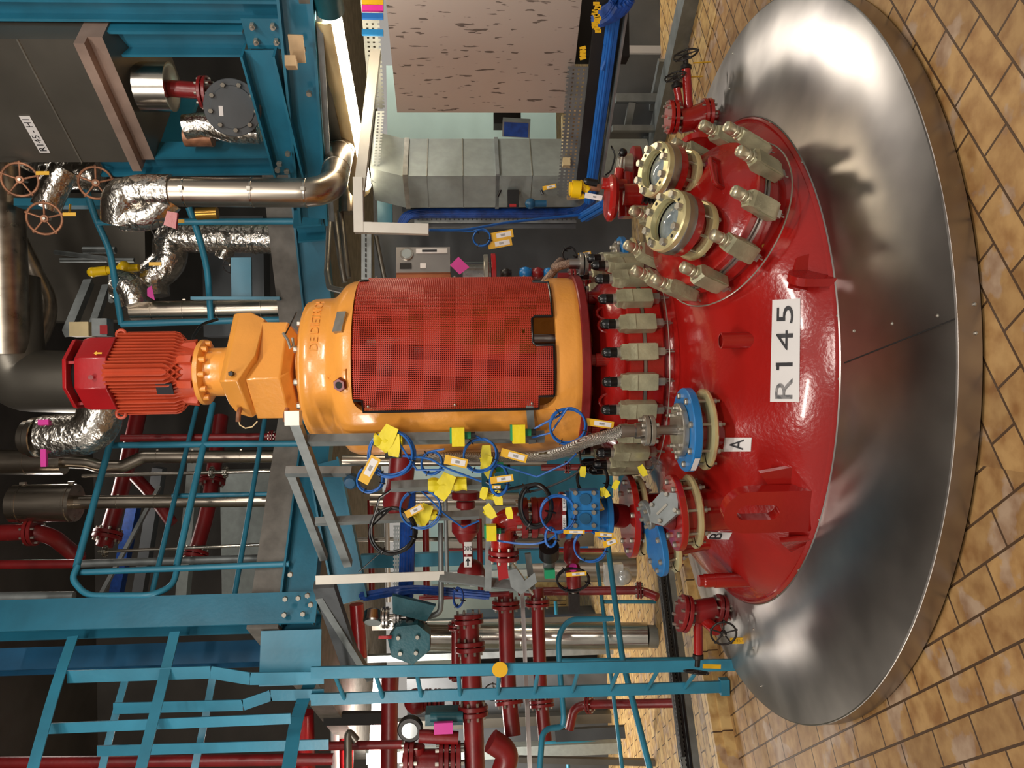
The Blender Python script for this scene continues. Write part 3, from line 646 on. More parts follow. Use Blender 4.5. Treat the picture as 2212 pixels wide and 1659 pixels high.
for lo in (True, False):
    vs = []; fs = []; n = 14
    for ph in cols[:-1]:
        za, zb = (.985, win(ph, True)) if lo else (win(ph, False), 2.258)
        zz = [za + (zb-za)*i/n for i in range(n+1)]
        if not lo: zz = sorted([za + (2.0-za)*i/4 if za < 2.0 else za for i in range(4)] + [2.0+.001*(za >= 2.0), 2.03, 2.06, 2.085, 2.11, 2.13, 2.2, 2.22, 2.245, 2.258] + [2.19]*1)
        dirv = Vector((math.sin(ph), -math.cos(ph), 0))
        vs += [AX + dirv*prof_r(z) + Z*z for z in zz] + [AX + dirv*(prof_r(z)-.035) + Z*z for z in reversed(zz)]
        m = 2*len(zz)
    k = len(cols)-1
    for i in range(k):
        j = (i+1) % k
        for q in range(m): fs.append((i*m+q, j*m+q, j*m+(q+1) % m, i*m+(q+1) % m))
    MB().add(vs, fs).build('lantern_base' if lo else 'lantern_housing', 'orange', DR, 50)
MB().lathe([(0, 2.215), (.33, 2.215), (.325, 2.25), (.30, 2.262), (0, 2.262)], Mx, 64).build('lantern_top', 'orange', DR)
MB().lathe([(.0, 1.0), (.13, 1.0), (.13, 1.12), (.06, 1.13), (.06, 1.5), (.11, 1.52), (.11, 1.75), (.16, 1.78), (.16, 2.2), (0, 2.2)], Mx, 32).build('shaft_and_seal', 'dred', DR)
MB().cyl(P(1205, 732, 3.52), P(1150, 732, 3.52), .022).build('seal_pipe', 'steel', DR)
# mesh guard
GR = .437; g0, g1 = math.radians(-27.5), math.radians(95); z0, z1 = 1.108, 1.992
def gf(a, b):
    ph = g0 + (g1-g0)*a; return AX + Vector((GR*math.sin(ph), -GR*math.cos(ph), z0+(z1-z0)*b))
def gk(a, b):
    z = z0 + (z1-z0)*b; d = math.degrees(g0 + (g1-g0)*a)
    if z > 1.955 and (d < -20 or d > 66): return False
    if z < 1.175 and (d < -20 or d > 62): return False
    if z < 1.20 and 11 < d < 28: return False
    if 1.235 < z < 1.25 and 17.5 < d < 20: return False
    return True
mb = MB().perf((0, 0, 0), XX, Z, 104, 100, .6, .6, gk, gf)
o = mb.build('mesh_guard', 'guard', DR); md = o.modifiers.new('t', 'SOLIDIFY'); md.thickness = .0025
def gp(d, z, r=GR+.002): a = math.radians(d); return AX + Vector((r*math.sin(a), -r*math.cos(a), z))
def arc(d0, d1, z, n=20): return [gp(d0+(d1-d0)*i/n, z) for i in range(n+1)]
tr = arc(-27.5, -20.5, 1.178, 4)[::-1][:-1]
left = [gp(-19.5, 1.11), gp(-19.5, 1.178), gp(-27.5, 1.178)] + [gp(-27.5, 1.178+.775*i/10) for i in range(1, 11)] + [gp(-20.5, 1.955), gp(-20, 1.992)]
right = [gp(61, 1.11), gp(62, 1.178), gp(94, 1.178)] + [gp(94, 1.178+.775*i/10) for i in range(1, 11)] + [gp(67, 1.955), gp(66, 1.99)]
botc = [gp(28.5, 1.11), gp(28.5, 1.19), gp(27, 1.202), gp(19, 1.203), gp(12, 1.202), gp(10.5, 1.19), gp(10.5, 1.11)]
MB().tube(left, .006, 8).tube(right, .006, 8).tube(botc, .006, 8).tube(arc(28.5, 61, 1.11), .005, 6).tube(arc(-19.5, 10.5, 1.11), .005, 6).build('guard_trim', 'black', DR)
copies(MB().sphere((0, 0, 0), .0065, 8), 'screw', 'bolt', DR, [Matrix.Translation(gp(d, z)) for d, z in [(-24, 1.93), (-24, 1.55), (-24, 1.21), (86, 1.93), (86, 1.55), (86, 1.21)]])
# raised lettering and triangle on the collar
def curved_text(st, phi_c, z, size, name, R, mt='orange', depth=.004, sx=1.0):
    vs, fs = text_geo(st); mb = MB(); n = len(vs)
    def pt(v, d):
        zz = z + v.y*size; rr = prof_r(zz) if R is None else R; a = math.radians(phi_c) + v.x*size*sx/.34; return AX + Vector(((rr+d)*math.sin(a), -(rr+d)*math.cos(a), zz))
    mb.add([pt(v, depth) for v in vs] + [pt(v, -.003) for v in vs], fs + [])
    ed = {}
    for f in fs:
        for a, b in zip(f, f[1:]+f[:1]): ed[(a, b)] = 1
    mb.add([], [])
    for a, b in list(ed):
        if (b, a) not in ed: mb.f.append((a, a+n, b+n, b))
    return mb.build(name, mt, DR)
curved_text('DE DIETRICH', 39, 2.178, .056, 'raised_lettering', None, sx=.98)
for s, e in (((-1, -.9), (0, 1)), ((0, 1), (1, -.9)), ((1, -.9), (-1, -.9))): pass
MB().tube([gp(d, z, .395+r_) for d, z, r_ in ((-8, 2.12, -.048), (-2, 2.02, .03), (-14, 2.02, .03), (-8, 2.12, -.048))], .004, 6).build('raised_triangle', 'orange', DR)
k = fr(gp(-11, 2.05, .43), Vector((-.2, -1, .3))); MB().hexn(k, .032, -.05, .006).build('hex_plug', 'dred', DR); MB().disc(k, .016, .0065, .0075, 16).build('hole_shade_disc', 'dark', DR)  # dark disc painted on as the shade inside the plug
k = fr(gp(28, 2.055, .425), Vector((.5, -1, .4))); MB().box((0, 0, -.01), (.10, .045, .02), k @ Matrix.Rotation(math.pi/2*0, 4, 'Z')).build('name_plate', 'bolt', DR)
for d in (-40, -14, 18, 50): MB().hexn(fr(gp(d, 2.262, .27), Z), .016, 0, .02).build('bolt', 'bolt', DR)
# gearbox: stacked plan outlines lofted
def loft(rings, name, m='orange', bev=.006):
    vs = []; fs = []; n = len(rings[0])
    for r in rings: vs += [Vector(q) for q in r]
    for i in range(len(rings)-1):
        for j in range(n): k = (j+1) % n; fs.append((i*n+j, i*n+k, (i+1)*n+k, (i+1)*n+j))
    fs += [tuple(range(n))[::-1], tuple(range((len(rings)-1)*n, len(rings)*n))]
    o = MB().add(vs, fs).build(name, m, DR, 25)
    b = o.modifiers.new('b', 'BEVEL'); b.width = bev; b.segments = 2; b.limit_method = 'ANGLE'; b.angle_limit = math.radians(25); return o
def plan(z, pr, pf, pl, yb=.22): return [(pr[0], AX.y+pr[1], z), (pf[0], AX.y+pf[1], z), (pl[0], AX.y+pl[1], z), (pl[0]*.8, AX.y+yb, z), (pr[0]*.8, AX.y+yb, z)]
za, zb_, zc_, zd, ze = Zu(630, 3.6), Zu(612, 3.6), Zu(548, 3.55), Zu(524, 3.55), Zu(474, 3.5)
def vx(v, Y): return P(550, v, Y).x
loft([plan(za, (.16, -.06), (-.02, -.24), (-.22, -.05)), plan(zb_, (vx(697, 3.72), -.1), (vx(817, 3.54), -.28), (vx(905, 3.7), -.1)), plan(zc_+.03, (vx(696, 3.72), -.1), (vx(820, 3.54), -.28), (vx(905, 3.7), -.1))], 'gearbox_lower')
loft([plan(zc_-.01, (vx(690, 3.72), -.08), (vx(765, 3.56), -.25), (vx(880, 3.72), -.12)), plan(zd, (vx(674, 3.7), -.1), (vx(822, 3.46), -.33), (vx(903, 3.66), -.12)), plan(zd+.06, (vx(675, 3.7), -.1), (vx(822, 3.46), -.33), (vx(893, 3.66), -.14)), plan(ze, (vx(677, 3.7), -.08), (vx(822, 3.46), -.31), (vx(870, 3.62), -.18))], 'gearbox_upper')
MB().lathe([(0, 2.255), (.20, 2.255), (.19, 2.29), (0, 2.29)], Mx, 40).build('gearbox_seat', 'orange', DR)
MB().hexn(fr(P(499, 807, 3.475), Vector((-.05, -1, 0))), .012, -.01, .008).build('drain_plug', 'iron', DR)
# transparent-looking oil level elbows, lug eye and cable at the right
for u, v in ((517, 893), (619, 893)): MB().tube(fillet([P(u+2, v-10, 3.62), P(u-2, v, 3.6), P(u-3, v+18, 3.6)], .03), .011, 10).build('oil_elbow', 'rust', DR)
MB().tube([P(515, 905, 3.6), P(518, 918, 3.6), P(530, 925, 3.6), P(545, 922, 3.6), P(556, 910, 3.6)], .003, 6).build('wire', 'beige', DR)
k = fr(P(628, 744, 3.48), Vector((.3, -1, .2)), Z); MB().tube([P(612, 720, 3.5), P(622, 735, 3.48), P(627, 752, 3.47), P(634, 746, 3.49), P(632, 730, 3.5)], .007, 8).build('hook', 'bolt', DR)
MB().tube([P(614, 726, 3.5), P(628, 700, 3.52), P(640, 675, 3.6)], .003, 6).build('wire', 'bk', DR)
# coupling housing
cz = lambda u: Zu(u, 3.64)
AM = Vector((0.0, 0, 0)); Mm = Matrix.Translation(AX + Vector((-.008, 0, 0)))
MB().lathe([(.14, cz(482)), (.122, cz(470)), (.118, cz(466)), (.118, cz(430)), (.15, cz(426)), (.158, cz(423)), (.158, cz(414)), (.15, cz(411)), (0, cz(411))], Mm, 56).build('coupling_housing', 'orange', DR)
for a in (-150, -125, -95, -66, -40, -15): 
    p = Mm @ Vector((.14*math.cos(math.radians(a)), .14*math.sin(math.radians(a)), cz(437))); MB().lathe([(0, 0), (.014, 0), (.014, .045), (0, .045)], fr(p, Z), 14).build('bolt_boss', 'orange', DR)
# motor body with fins
m0, m1 = cz(408), cz(224)
MB().lathe([(0, m0), (.13, m0), (.135, m0+.03), (.138, m0+.05), (.138, m1), (0, m1)], Mm, 48).build('motor_body', 'morange', DR)
mb = MB()
for q in range(4):
    for i in range(-6, 7):
        s = i*.0215; ext = .160 if abs(i) < 6 else .15; st = math.sqrt(max(.0, .136**2 - s*s)); top = m0 + .07 + .004*abs(i)
        a = math.radians(45+90*q - 90); d = Vector((math.cos(a), math.sin(a), 0)); t = Vector((-d.y, d.x, 0)); c0 = Mm @ Vector((0, 0, 0))
        if q == 3 and i in (-1, 0, 1): ext -= .01
        pts = [(st*.98, top-.05), (ext*.93 + 0*st, top), (ext, top+.02), (ext, m1-.006), (st*.98, m1-.006)]
        k = Matrix((d, Z, d.cross(Z))).transposed().to_4x4(); k.translation = c0 + t*s
        mb.prism(pts, .0065, k)
mb.build('cooling_fins', 'morange', DR)
for a in (-112, -68, -160, -25): 
    d = Vector((math.cos(math.radians(a)), math.sin(math.radians(a)), 0)); k = Matrix((d, Z, d.cross(Z))).transposed().to_4x4(); k.translation = Mm @ Vector((0, 0, m0))
    MB().prism([(.10, -.005), (.165, -.005), (.16, .05), (.13, .09), (.10, .09)], .035, k).build('mounting_foot', 'morange', DR)
d = Vector((math.cos(math.radians(-118)), math.sin(math.radians(-118)), 0)); k = fr(Mm @ (d*.163 + Z*cz(352)), d, Z); MB().box((0, 0, 0), (.075, .055, .008), k).build('rating_plate', 'ink', DR)
for v in (723, 893):
    k = fr(P(262, v, 3.78), YY, Z); MB().torus(k, .022, .008, 16, 8).build('lifting_eye', 'morange', DR)
# fan cowl, octagonal, and rain hood
def octring(r, z, ph=.39): return [tuple(Mm @ Vector((r*math.cos(ph+math.pi/4*i), r*math.sin(ph+math.pi/4*i), z))) for i in range(8)]
k0, k1, k2_, k3 = cz(226), cz(176), cz(160), cz(143)
loft([octring(.186, k0-.012), octring(.186, k1), octring(.176, k2_), octring(.14, k2_+.006)], 'fan_cowl', 'cap', .004)
MB().lathe([(0, k2_), (.12, k2_), (.12, k3), (0, k3)], Mm, 24).build('gap_shade_core', 'dark', DR)  # near-black core painted as the shade in the hood gap
for i in range(4):
    a = .785*2*i + .35; MB().box(Mm @ Vector((.15*math.cos(a), .15*math.sin(a), (k2_+k3)/2)), (.012, .012, k3-k2_)).build('spacer', 'cap', DR)
loft([octring(.178, k3), octring(.172, k3+.02), octring(.12, k3+.035)], 'rain_hood', 'cap', .004)
MB().lathe([(0, 0), (.011, 0), (.011, .003), (0, .003)], fr(P(196, 815, 3.61), Vector((-.1, -1, -.2))), 14).build('plug', 'dred', DR)
k = fr(P(213, 763, 3.625), Vector((.38, -.9, -.02)), Vector((0, 0, 1))); MB().prism([(-.015, -.004), (.008, -.004), (.008, -.011), (.022, 0), (.008, .011), (.008, .004), (-.015, .004)], .002, k).build('arrow_mark', 'tag', DR)
# ================================================================ building shell
K = Vector((.02, 5.55, 0)); A1 = K - G1*1.82; A2 = A1 + G2*4.6; BD = Vector((.92, -.39, 0)).normalized(); B1 = K + BD*2.0
def slab(name, poly, z0, z1, m):
    n = len(poly); vs = [(p[0], p[1], z0) for p in poly] + [(p[0], p[1], z1) for p in poly]
    struct(MB().add(vs, [tuple(range(n))[::-1], tuple(range(n, 2*n))] + [(i, (i+1) % n, n+(i+1) % n, n+i) for i in range(n)]), name, m)
slab('trim_1', [A2.xy, A1.xy, K.xy, B1.xy, (1.9, 5.6), (7.5, 5.6), (7.5, 9.9), (-4.2, 9.9)], 2.62, 2.8, 'concrete')
struct(MB().box((0, 7, 6.3), (18, 14, .1)), 'ceiling', 'wall')
struct(MB().box((0, 13.0, 1.3), (18, .12, 2.64)), 'wall_back', 'cream')
struct(MB().box((0, 10.0, 4.6), (18, .12, 3.6)), 'wall_upper_back', 'wall')
struct(MB().box((7.4, 8, 3.1), (.12, 10, 6.3)), 'wall_right', 'teal')
struct(MB().box((-8.0, 9, 3.1), (.12, 12, 6.3)), 'wall_left', 'cream')
cn = kb_c = Vector((-1.93, 4.53, 0)) + G1*3.25
fp = [(-1.93-.824*6, 4.53-.566*6), (cn.x, cn.y), (cn.x+.566*5, cn.y-.824*5), (7.3, 2.2), (7.3, 12.9), (-7.9, 12.9)]
slab('floor', fp, 0, .006, 'ltile')  # main floor's tiles again, in paler colours that paint in the hall light
# tiled kerbs and steel trim on the floor
kb = Vector((-1.93, 4.53, 0)); kc = kb + G2*.055
struct(MB().box((0, 0, .055), (3.6, .11, .11), Matrix((G1, G2, Z)).transposed().to_4x4() if False else Matrix.Translation(kc + G1*.55) @ Matrix((G1, G2, Z)).transposed().to_4x4()), 'trim_2', 'ltile')
struct(MB().box((0, 0, .03), (5.6, .03, .06), Matrix.Translation(kb - G2*.015 - G1*.0) @ Matrix((G1, G2, Z)).transposed().to_4x4()), 'trim_3', 'ltile')
struct(MB().box((0, 0, .05), (2.6, .16, .10), Matrix.Translation(P(1480, 60, 5.0)*1.0 - Z*P(1480, 60, 5.0).z) @ Matrix((-G2, G1, Z)).transposed().to_4x4()), 'trim_4', 'galv')
struct(MB().box(P(1395, 30, 5.9) - Z*.0, (1.9, .3, .75)), 'wall_block', 'dduct')
one(MB().prism([(-.03, 0), (0, -.03), (.46, .6), (.43, .62)], .08, fr(P(1445, 190, 5.2), Vector((.2, -1, 0)), XX)), 'steel_brace', 'galv', 'grey diagonal steel brace leaning by the right floor trim', 'brace') if False else None
# ================================================================ upper right: blue frame with the hopper
def vbeam(lab, v0, v1, u0, u1, Y, wp, m, Y1=None, grp=None, cat='steel column'):
    return ibeam_th('steel_column', lab, P(u0, v0, Y), P(u1, v1, Y1 or Y), px(wp, Y)/1.25, px(wp, Y)/1.25, m, grp, G2, .014, cat)
vbeam('dark blue steel column at the very top right corner of the frame', 8, 14, -40, 640, 3.85, 60, 'blue')
vbeam('blue steel I-column right of the grey hopper, bolted to the cross beam', 78, 80, -40, 535, 3.95, 72, 'blue')
vbeam('blue steel I-column left of the grey hopper and right of the silver pipe', 345, 341, 215, 625, 4.5, 62, 'blue')
a, b = P(560, 108, 3.9), P(628, 372, 4.5)
ibeam_th('steel_beam', 'blue steel cross beam under the hopper outlet, joining the two columns', a, b, .13, .17, 'blue')
a, b = P(640, -20, 3.7), P(680, 470, 4.75); rt = T('steel_beam', 'deep blue floor beam with pale lower edge beneath the hopper frame', 'beam')
MB().hbeam(a, b, .14, .17, .014).build('beam_web', 'blue', rt); MB().beam(a - Z*.105 - G1*.03, b - Z*.105 - G1*.03, .012, .03).build('edge_strip', 'galv', rt)
bolts_at(rt, [fr(P(u, v, Y), -G1) for u, v, Y in [(604, 352, 4.3), (622, 330, 4.3), (600, 365, 4.35), (620, 368, 4.35), (668, 200, 4.05), (655, 105, 3.85)]], .016, .02)
rt = T('connection_plate', 'blue bolted connection plate at the right column foot', 'steel plate')
k = fr(P(573, 72, 3.86), -G1, Z); MB().box((0, 0, 0), (.2, .16, .012), k).build('plate', 'blue', rt)
bolts_at(rt, [k @ Matrix.Translation((x, y, .006)) for x in (-.05, .05) for y in (-.045, .035)], .017, .02, stud=.015)
one(MB().beam(P(652, -5, 3.75), P(716, 300, 4.5), .05, .05).beam(P(660, -5, 3.72), P(724, 300, 4.47), .01, .07), 'steel_angle', 'rust' if False else 'tank', 'long brownish steel angle beside the bright lamp', 'steel angle')
one(MB().box(P(629, 135, 3.72), (.05, .05, .05)), 'wood_block', 'wood', 'small pale wooden block wedged on the blue beam end', 'wood block')
one(MB().beam(P(638, 75, 3.7), P(645, 135, 3.78), .012, .07), 'wood_batten', 'wood', 'thin pale wooden batten next to the wood block', 'wood batten')
one(MB().prism([(0, 0), (.2, 0), (.2, .11), (.04, .12)], .012, fr(P(660, 240, 4.55), -G1, G2)), 'steel_plate', 'lblue', 'turquoise gusset plate behind the brown steel angle', 'steel plate')
one(MB().beam(P(705, 250, 4.8), P(690, 330, 4.9), .1, .2), 'steel_bracket', 'lblue', 'bright turquoise bracket behind the silver elbow', 'bracket')
# hopper R145-H1
rt = T('hopper', 'big grey brushed steel hopper lettered R145 - H1 hanging in the blue frame', 'hopper')
c0 = P(285, 350, 4.4); c1 = P(165, 85, 3.8); zt = 5.0; wd = (c1-c0).length; d2 = (c0-c1); d2.z = 0; d2.normalize(); d1 = Vector((d2.y, -d2.x, 0))
def hb(p, q, r, s, z0, z1, name, m):
    pts = [p, q, r, s]; MB().add([Vector((t.x, t.y, z0)) for t in pts] + [Vector((t.x, t.y, z1)) for t in pts], [(3, 2, 1, 0), (4, 5, 6, 7), (0, 1, 5, 4), (1, 2, 6, 5), (2, 3, 7, 6), (3, 0, 4, 7)]).build(name, m, rt)
D = .75
hb(c0, c1, c1+d1*D, c0+d1*D, c0.z+.0, zt, 'hopper_body', 'tank')
z_s = P(112, 200, 4.1).z; MB().beam(Vector((c0.x, c0.y, z_s)) - d1*.003, Vector((c1.x, c1.y, z_s)) - d1*.003, .006, .008).build('panel_seam', 'bolt', rt)
e = .035; hb(c0-d1*e-d2*-e, c1-d1*e, c1+d1*D, c0+d1*D+d2*e, c0.z-.05, c0.z, 'hopper_flange', 'tankp')
e = -.02; hb(c0-d1*e, c1-d1*e, c1+d1*D, c0+d1*D, c0.z-.12, c0.z-.05, 'lower_flange', 'tankp')
q0 = [c0+d1*.02, c1+d1*.02, c1+d1*D, c0+d1*D]; cc_ = (c0+c1)/2 + d1*.33 - d2*.02; zz = P(330, 200, 4.2).z
ang = [math.atan2((p-cc_).y, (p-cc_).x) for p in q0]
MB().add([Vector((p.x, p.y, c0.z-.12)) for p in q0] + [Vector((cc_.x+.17*math.cos(a), cc_.y+.17*math.sin(a), zz)) for a in ang], [(0, 1, 5, 4), (1, 2, 6, 5), (2, 3, 7, 6), (3, 0, 4, 7), (4, 5, 6, 7)]).build('hopper_cone', 'tank', rt)
pn = P(325, 188, 4.15); MB().lathe([(.0, .05), (.125, .05), (.125, -.11), (.105, -.112), (.07, -.10), (0, -.1)], Matrix.Translation(pn), 40).build('outlet_collar', 'chrome', rt)
f0 = Vector((c0.x, c0.y, 0)); kt = Matrix((-d2 if (-d2).x > 0 else d2, Z, (-d2 if (-d2).x > 0 else d2).cross(Z))).transposed().to_4x4()
kt.translation = Ppl(76, 290, c0, d1) - d1*.004; o = MB().box((0, 0, 0), (.235, .055, .003), kt).build('name_sticker', 'white', rt)
text('R145 - H1', kt @ Matrix.Translation((0, 0, .0026)), .052, 'lettering', 'ink', o)
rt = T('outlet_valve', 'dark red outlet pipe with grey bolted round cover below the hopper', 'valve')
MB().cyl(P(350, 190, 4.15), P(440, 196, 4.15), px(17, 4.15), n=20).build('outlet_pipe', 'dred', rt)
kf = fr(P(443, 200, 4.15), Z); a_ = MB(); b_ = MB(); flange(a_, b_, kf, .085, .018, 8); o = a_.build('flange', 'dred', rt); b_.build('bolts', 'bolt', o)
kv = fr(P(503, 232, 4.1), Vector((-.25, -1, -.35)), Z); MB().disc(kv, .13, -.2, 0, 40).disc(kv, .145, -.03, -.005, 40).build('valve_body', 'dduct', rt)
bolts_at(rt, circ(kv, .115, 9, .2, 0), .013, .016); MB().box((.06, .02, .001), (.02, .05, .002), kv).build('rating_plate', 'white', rt)
one(MB().tube(fillet([P(400, 275, 4.3), P(450, 268, 4.3), P(500, 285, 4.3), P(560, 285, 4.3)], .1), px(26, 4.3), 18), 'insulated_pipe', 'foil', 'foil wrapped pipe below the grey bolted valve cover', 'insulated pipe')
one(MB().cyl(P(400, 295, 4.35), P(460, 295, 4.35), .055, n=20), 'pipe_end', 'rust', 'brown pipe end beside the foil wrapped pipe under the hopper', 'pipe')
one(MB().beam(P(415, 190, 4.9), P(365, 330, 4.95), .05, .12), 'steel_brace', 'lblue', 'turquoise diagonal brace seen through the hopper frame', 'brace')
# silver pipe with elbow
rt = T('insulated_pipe', 'tall silver clad pipe with elbow and foil wrapped top right of the orange motor', 'insulated pipe')
q = [P(355, 414, 4.1), P(715, 417, 4.1), P(745, 285, 4.75)]; r_ = px(31, 4.1)
MB().tube(fillet(q, .17, 8), r_, 28).build('cladding', 'pipe_steel', rt)
for s, f in ((0, .13), (0, .53), (0, .85), (1, .35), (1, .62)):
    d = q[s+1]-q[s]; c = q[s]+d*f; MB().disc(fr(c, d), r_*1.03, -.006, .006, 28).build('seam_band', 'chrome', rt); MB().box(c + Vector((0, -r_*1.04, 0)), (.02, .02, .02)).build('band_clip', 'bolt', rt)
mb = MB(); mb.tube(fillet([P(372, 414, 4.1), P(300, 414, 4.1), P(262, 425, 4.1), P(262, 478, 4.15)], .1), [px(w, 4.1) for w in ([36]*9 + [40]*20)][:len(fillet([P(372, 414, 4.1), P(300, 414, 4.1), P(262, 425, 4.1), P(262, 478, 4.15)], .1))], 26)
mb.tube(fillet([P(365, 430, 4.12), P(330, 468, 4.12), P(262, 470, 4.12)], .1), px(30, 4.1), 22); mb.build('foil_wrap', 'foil', rt)
# handwheels and foil pipework above it
def fvalve(lab, wp, R, pts, w, Y, tagp=None):
    rt = T('insulated_valve', lab, 'valve'); q = [P(u, v, Y) for u, v in pts]
    MB().tube(fillet(q, .12), px(w/2, Y), 22).build('foil_jacket', 'foil', rt); c = P(wp[0], wp[1], Y-.22)
    wheel(c, Vector((-.2, -1, -.35)), px(R, Y), 'rust', rt, 5, .2)
    if tagp: MB().beam(P(tagp[0], tagp[1], Y-.1), P(tagp[0]+2, tagp[1]-22, Y-.1), .02, .003).build('yellow_tag', 'tag', rt)
fvalve('foil jacketed valve with brown handwheel at the far upper left of the picture corner', (43, 388), 32, [(5, 250), (30, 310), (45, 350)], 42, 4.6)
fvalve('foil jacketed valve whose brown handwheel hangs lowest of the three', (96, 472), 31, [(140, 365), (120, 400), (98, 450)], 58, 4.6, (150, 463))
fvalve('foil jacketed valve with brown handwheel beside the blue handrail bend', (207, 395), 31, [(100, 385), (160, 375), (215, 380)], 62, 4.7)
pipe('insulated_pipe', 'foil wrapped pipe standing on the upper floor behind the silver pipe', 'insulated pipe', [(395, 512, 5.6), (500, 514, 5.6), (598, 515, 5.6)], 66, 'foil', bands=((0, .5), (1, .5)))
pipe('insulated_pipe', 'thick foil wrapped bend with valve next to the blue railing', 'insulated pipe', [(330, 640, 5.7), (325, 600, 5.7), (370, 565, 5.7), (365, 510, 5.7), (420, 505, 5.7)], 70, 'foil')
pipe('insulated_pipe', 'small crumpled foil elbow above the silver horizontal-banded pipe', 'insulated pipe', [(250, 612, 5.4), (285, 620, 5.4), (295, 660, 5.4)], 62, 'foil')
pipe('insulated_pipe', 'banded silver pipe running down to the right slab edge beside the motor', 'insulated pipe', [(285, 672, 5.5), (660, 664, 5.5)], 40, 'pipe_steel', bands=((0, .12), (0, .3), (0, .5), (0, .75)))
pipe('insulated_pipe', 'short foil pipe stub with little black handwheel', 'insulated pipe', [(480, 560, 5.6), (500, 520, 5.6)], 34, 'foil')
rt = T('actuator', 'bright yellow valve actuator beside the foil wrapped bend', 'actuator')
MB().cyl(P(200, 588, 5.5), P(232, 584, 5.5), px(10, 5.5)).cyl(P(232, 584, 5.5), P(300, 578, 5.5), px(8, 5.5)).sphere(P(268, 578, 5.5), px(14, 5.5)).sphere(P(200, 588, 5.5), px(11, 5.5)).build('actuator_body', 'yv', rt)
rt = T('handwheel_valve', 'small black handwheel on the short foil stub', 'valve'); wheel(P(498, 573, 5.4), Vector((0, -1, .1)), px(16, 5.4), 'iron', rt, 4, .15)
rt = T('handwheel_valve', 'black handwheel with padlock just under the big foil elbow', 'valve'); wheel(P(345, 494, 3.98), Vector((-.3, -1, .1)), px(18, 4.0), 'iron', rt, 4, .1)
one(MB().prism([(-.04, -.02), (.04, -.03), (.05, .02), (-.02, .04)], .02, fr(P(372, 478, 3.95), -YY, XX)), 'red_lever', 'cap', 'small red lever beside the black padlocked handwheel', 'lever')
one(MB().prism([(-.05, -.02), (.05, 0), (.03, .03), (-.02, .03)], .004, fr(P(328, 633, 5.3), Vector((0, -1, 0)))), 'pink_tag', 'pink', 'magenta tag tied to the foil bend near the railing', 'tag')
one(MB().beam(P(415, 645, 5.3), P(606, 645, 5.3), px(19, 5.3), .02).box(P(522, 600, 5.35), (px(85, 5.35), .02, px(42, 5.35))), 'steel_plate', 'lblue', 'bright turquoise flat steel frame in front of the slab edge', 'steel frame')
# fascia beams under the slab edge
a = K - G2*.02 - Z*0; 
def zz_(p, z): return Vector((p.x, p.y, z))
ibeam_th('edge_beam', 'blue edge beam under the left concrete slab edge', zz_(K - G1*.05, 2.52), zz_(K - G1*1.8, 2.52), .12, .2, 'blue')
ibeam_th('edge_beam', 'blue edge beam under the right concrete slab edge behind the orange drive', zz_(K + BD*.05, 2.52), zz_(K + BD*1.55, 2.52), .12, .2, 'blue')
vbeam('blue steel column below the right slab with raised panel', 490, 485, 640, 700, 5.0, 60, 'blue')
# railings of the opening
def rail(lab, segs, w=12, m='lblue', cat='railing'):
    rt = T('railing', lab, cat)
    for pts, nm in segs:
        q = [P(*p) for p in pts]; MB().tube(fillet(q, .09) if len(q) > 2 else q, px(w/2, pts[0][2]), 12).build(nm, m, rt)
    return rt
rail('tubular blue railing along the right side of the floor opening behind the silver pipe', [
    ([(215, 393, 5.05), (182, 396, 5.0), (205, 470, 5.12), (238, 540, 5.2), (262, 700, 5.45)], 'top_rail'), ([(408, 448, 5.1), (430, 510, 5.15), (448, 580, 5.3), (456, 692, 5.45)], 'middle_rail'),
    ([(262, 700, 5.45), (457, 694, 5.45), (610, 690, 5.45)], 'post'), ([(212, 480, 5.1), (645, 478, 5.1)], 'post')], 14)
rail('tubular blue railing along the left side of the floor opening with a rounded end', [
    ([(262, 870, 5.42), (165, 1225, 4.72)], 'top_rail'), ([(460, 872, 5.45), (382, 1222, 4.74)], 'middle_rail'),
    ([(168, 1222, 4.7), (155, 1250, 4.65), (185, 1287, 4.6), (330, 1286, 4.58), (375, 1265, 4.66), (384, 1222, 4.74)], 'end_loop'),
    ([(240, 962, 5.3), (648, 958, 5.2)], 'post'), ([(165, 1237, 4.72), (625, 1218, 4.7)], 'post')], 13)
rail('second thinner blue railing further behind the rounded one', [
    ([(425, 880, 6.0), (326, 1290, 5.1)], 'top_rail'), ([(574, 895, 6.0), (504, 1300, 5.1)], 'middle_rail'), ([(372, 1071, 5.6), (590, 1067, 5.6)], 'post')], 10)
# ================================================================ above the motor: ducts and pipes
pipe('ventilation_duct', 'big dark steel duct elbow directly behind the motor hood', 'duct', [(10, 600, 5.6), (20, 760, 5.6), (40, 822, 5.6), (190, 826, 5.6)], 130, 'tank', n=32, bend=.4)
pipe('steel_duct', 'wide pinkish steel duct hanging across the top left corner of the picture', 'duct', [(-10, 200, 5.4), (5, 520, 5.4), (15, 760, 5.5)], 90, 'pipe_steel', n=28)
pipe('steel_pipe', 'mitred silver pipe crossing above the motor hood', 'pipe', [(20, 480, 6.2), (112, 665, 6.2), (70, 760, 6.1)], 38, 'pipe_steel')
pipe('steel_pipe', 'inner mitred silver pipe next to the wide steel duct', 'pipe', [(10, 560, 6.4), (60, 665, 6.3), (40, 740, 6.2)], 34, 'pipe_steel')
rt = pipe('insulated_pipe', 'crumpled foil elbow with steel collar left of the motor hood', 'insulated pipe', [(225, 870, 4.7), (205, 935, 4.7), (95, 945, 4.7)], 92, 'foil', root=T('insulated_pipe', 'crumpled foil elbow with steel collar left of the motor hood', 'insulated pipe'))
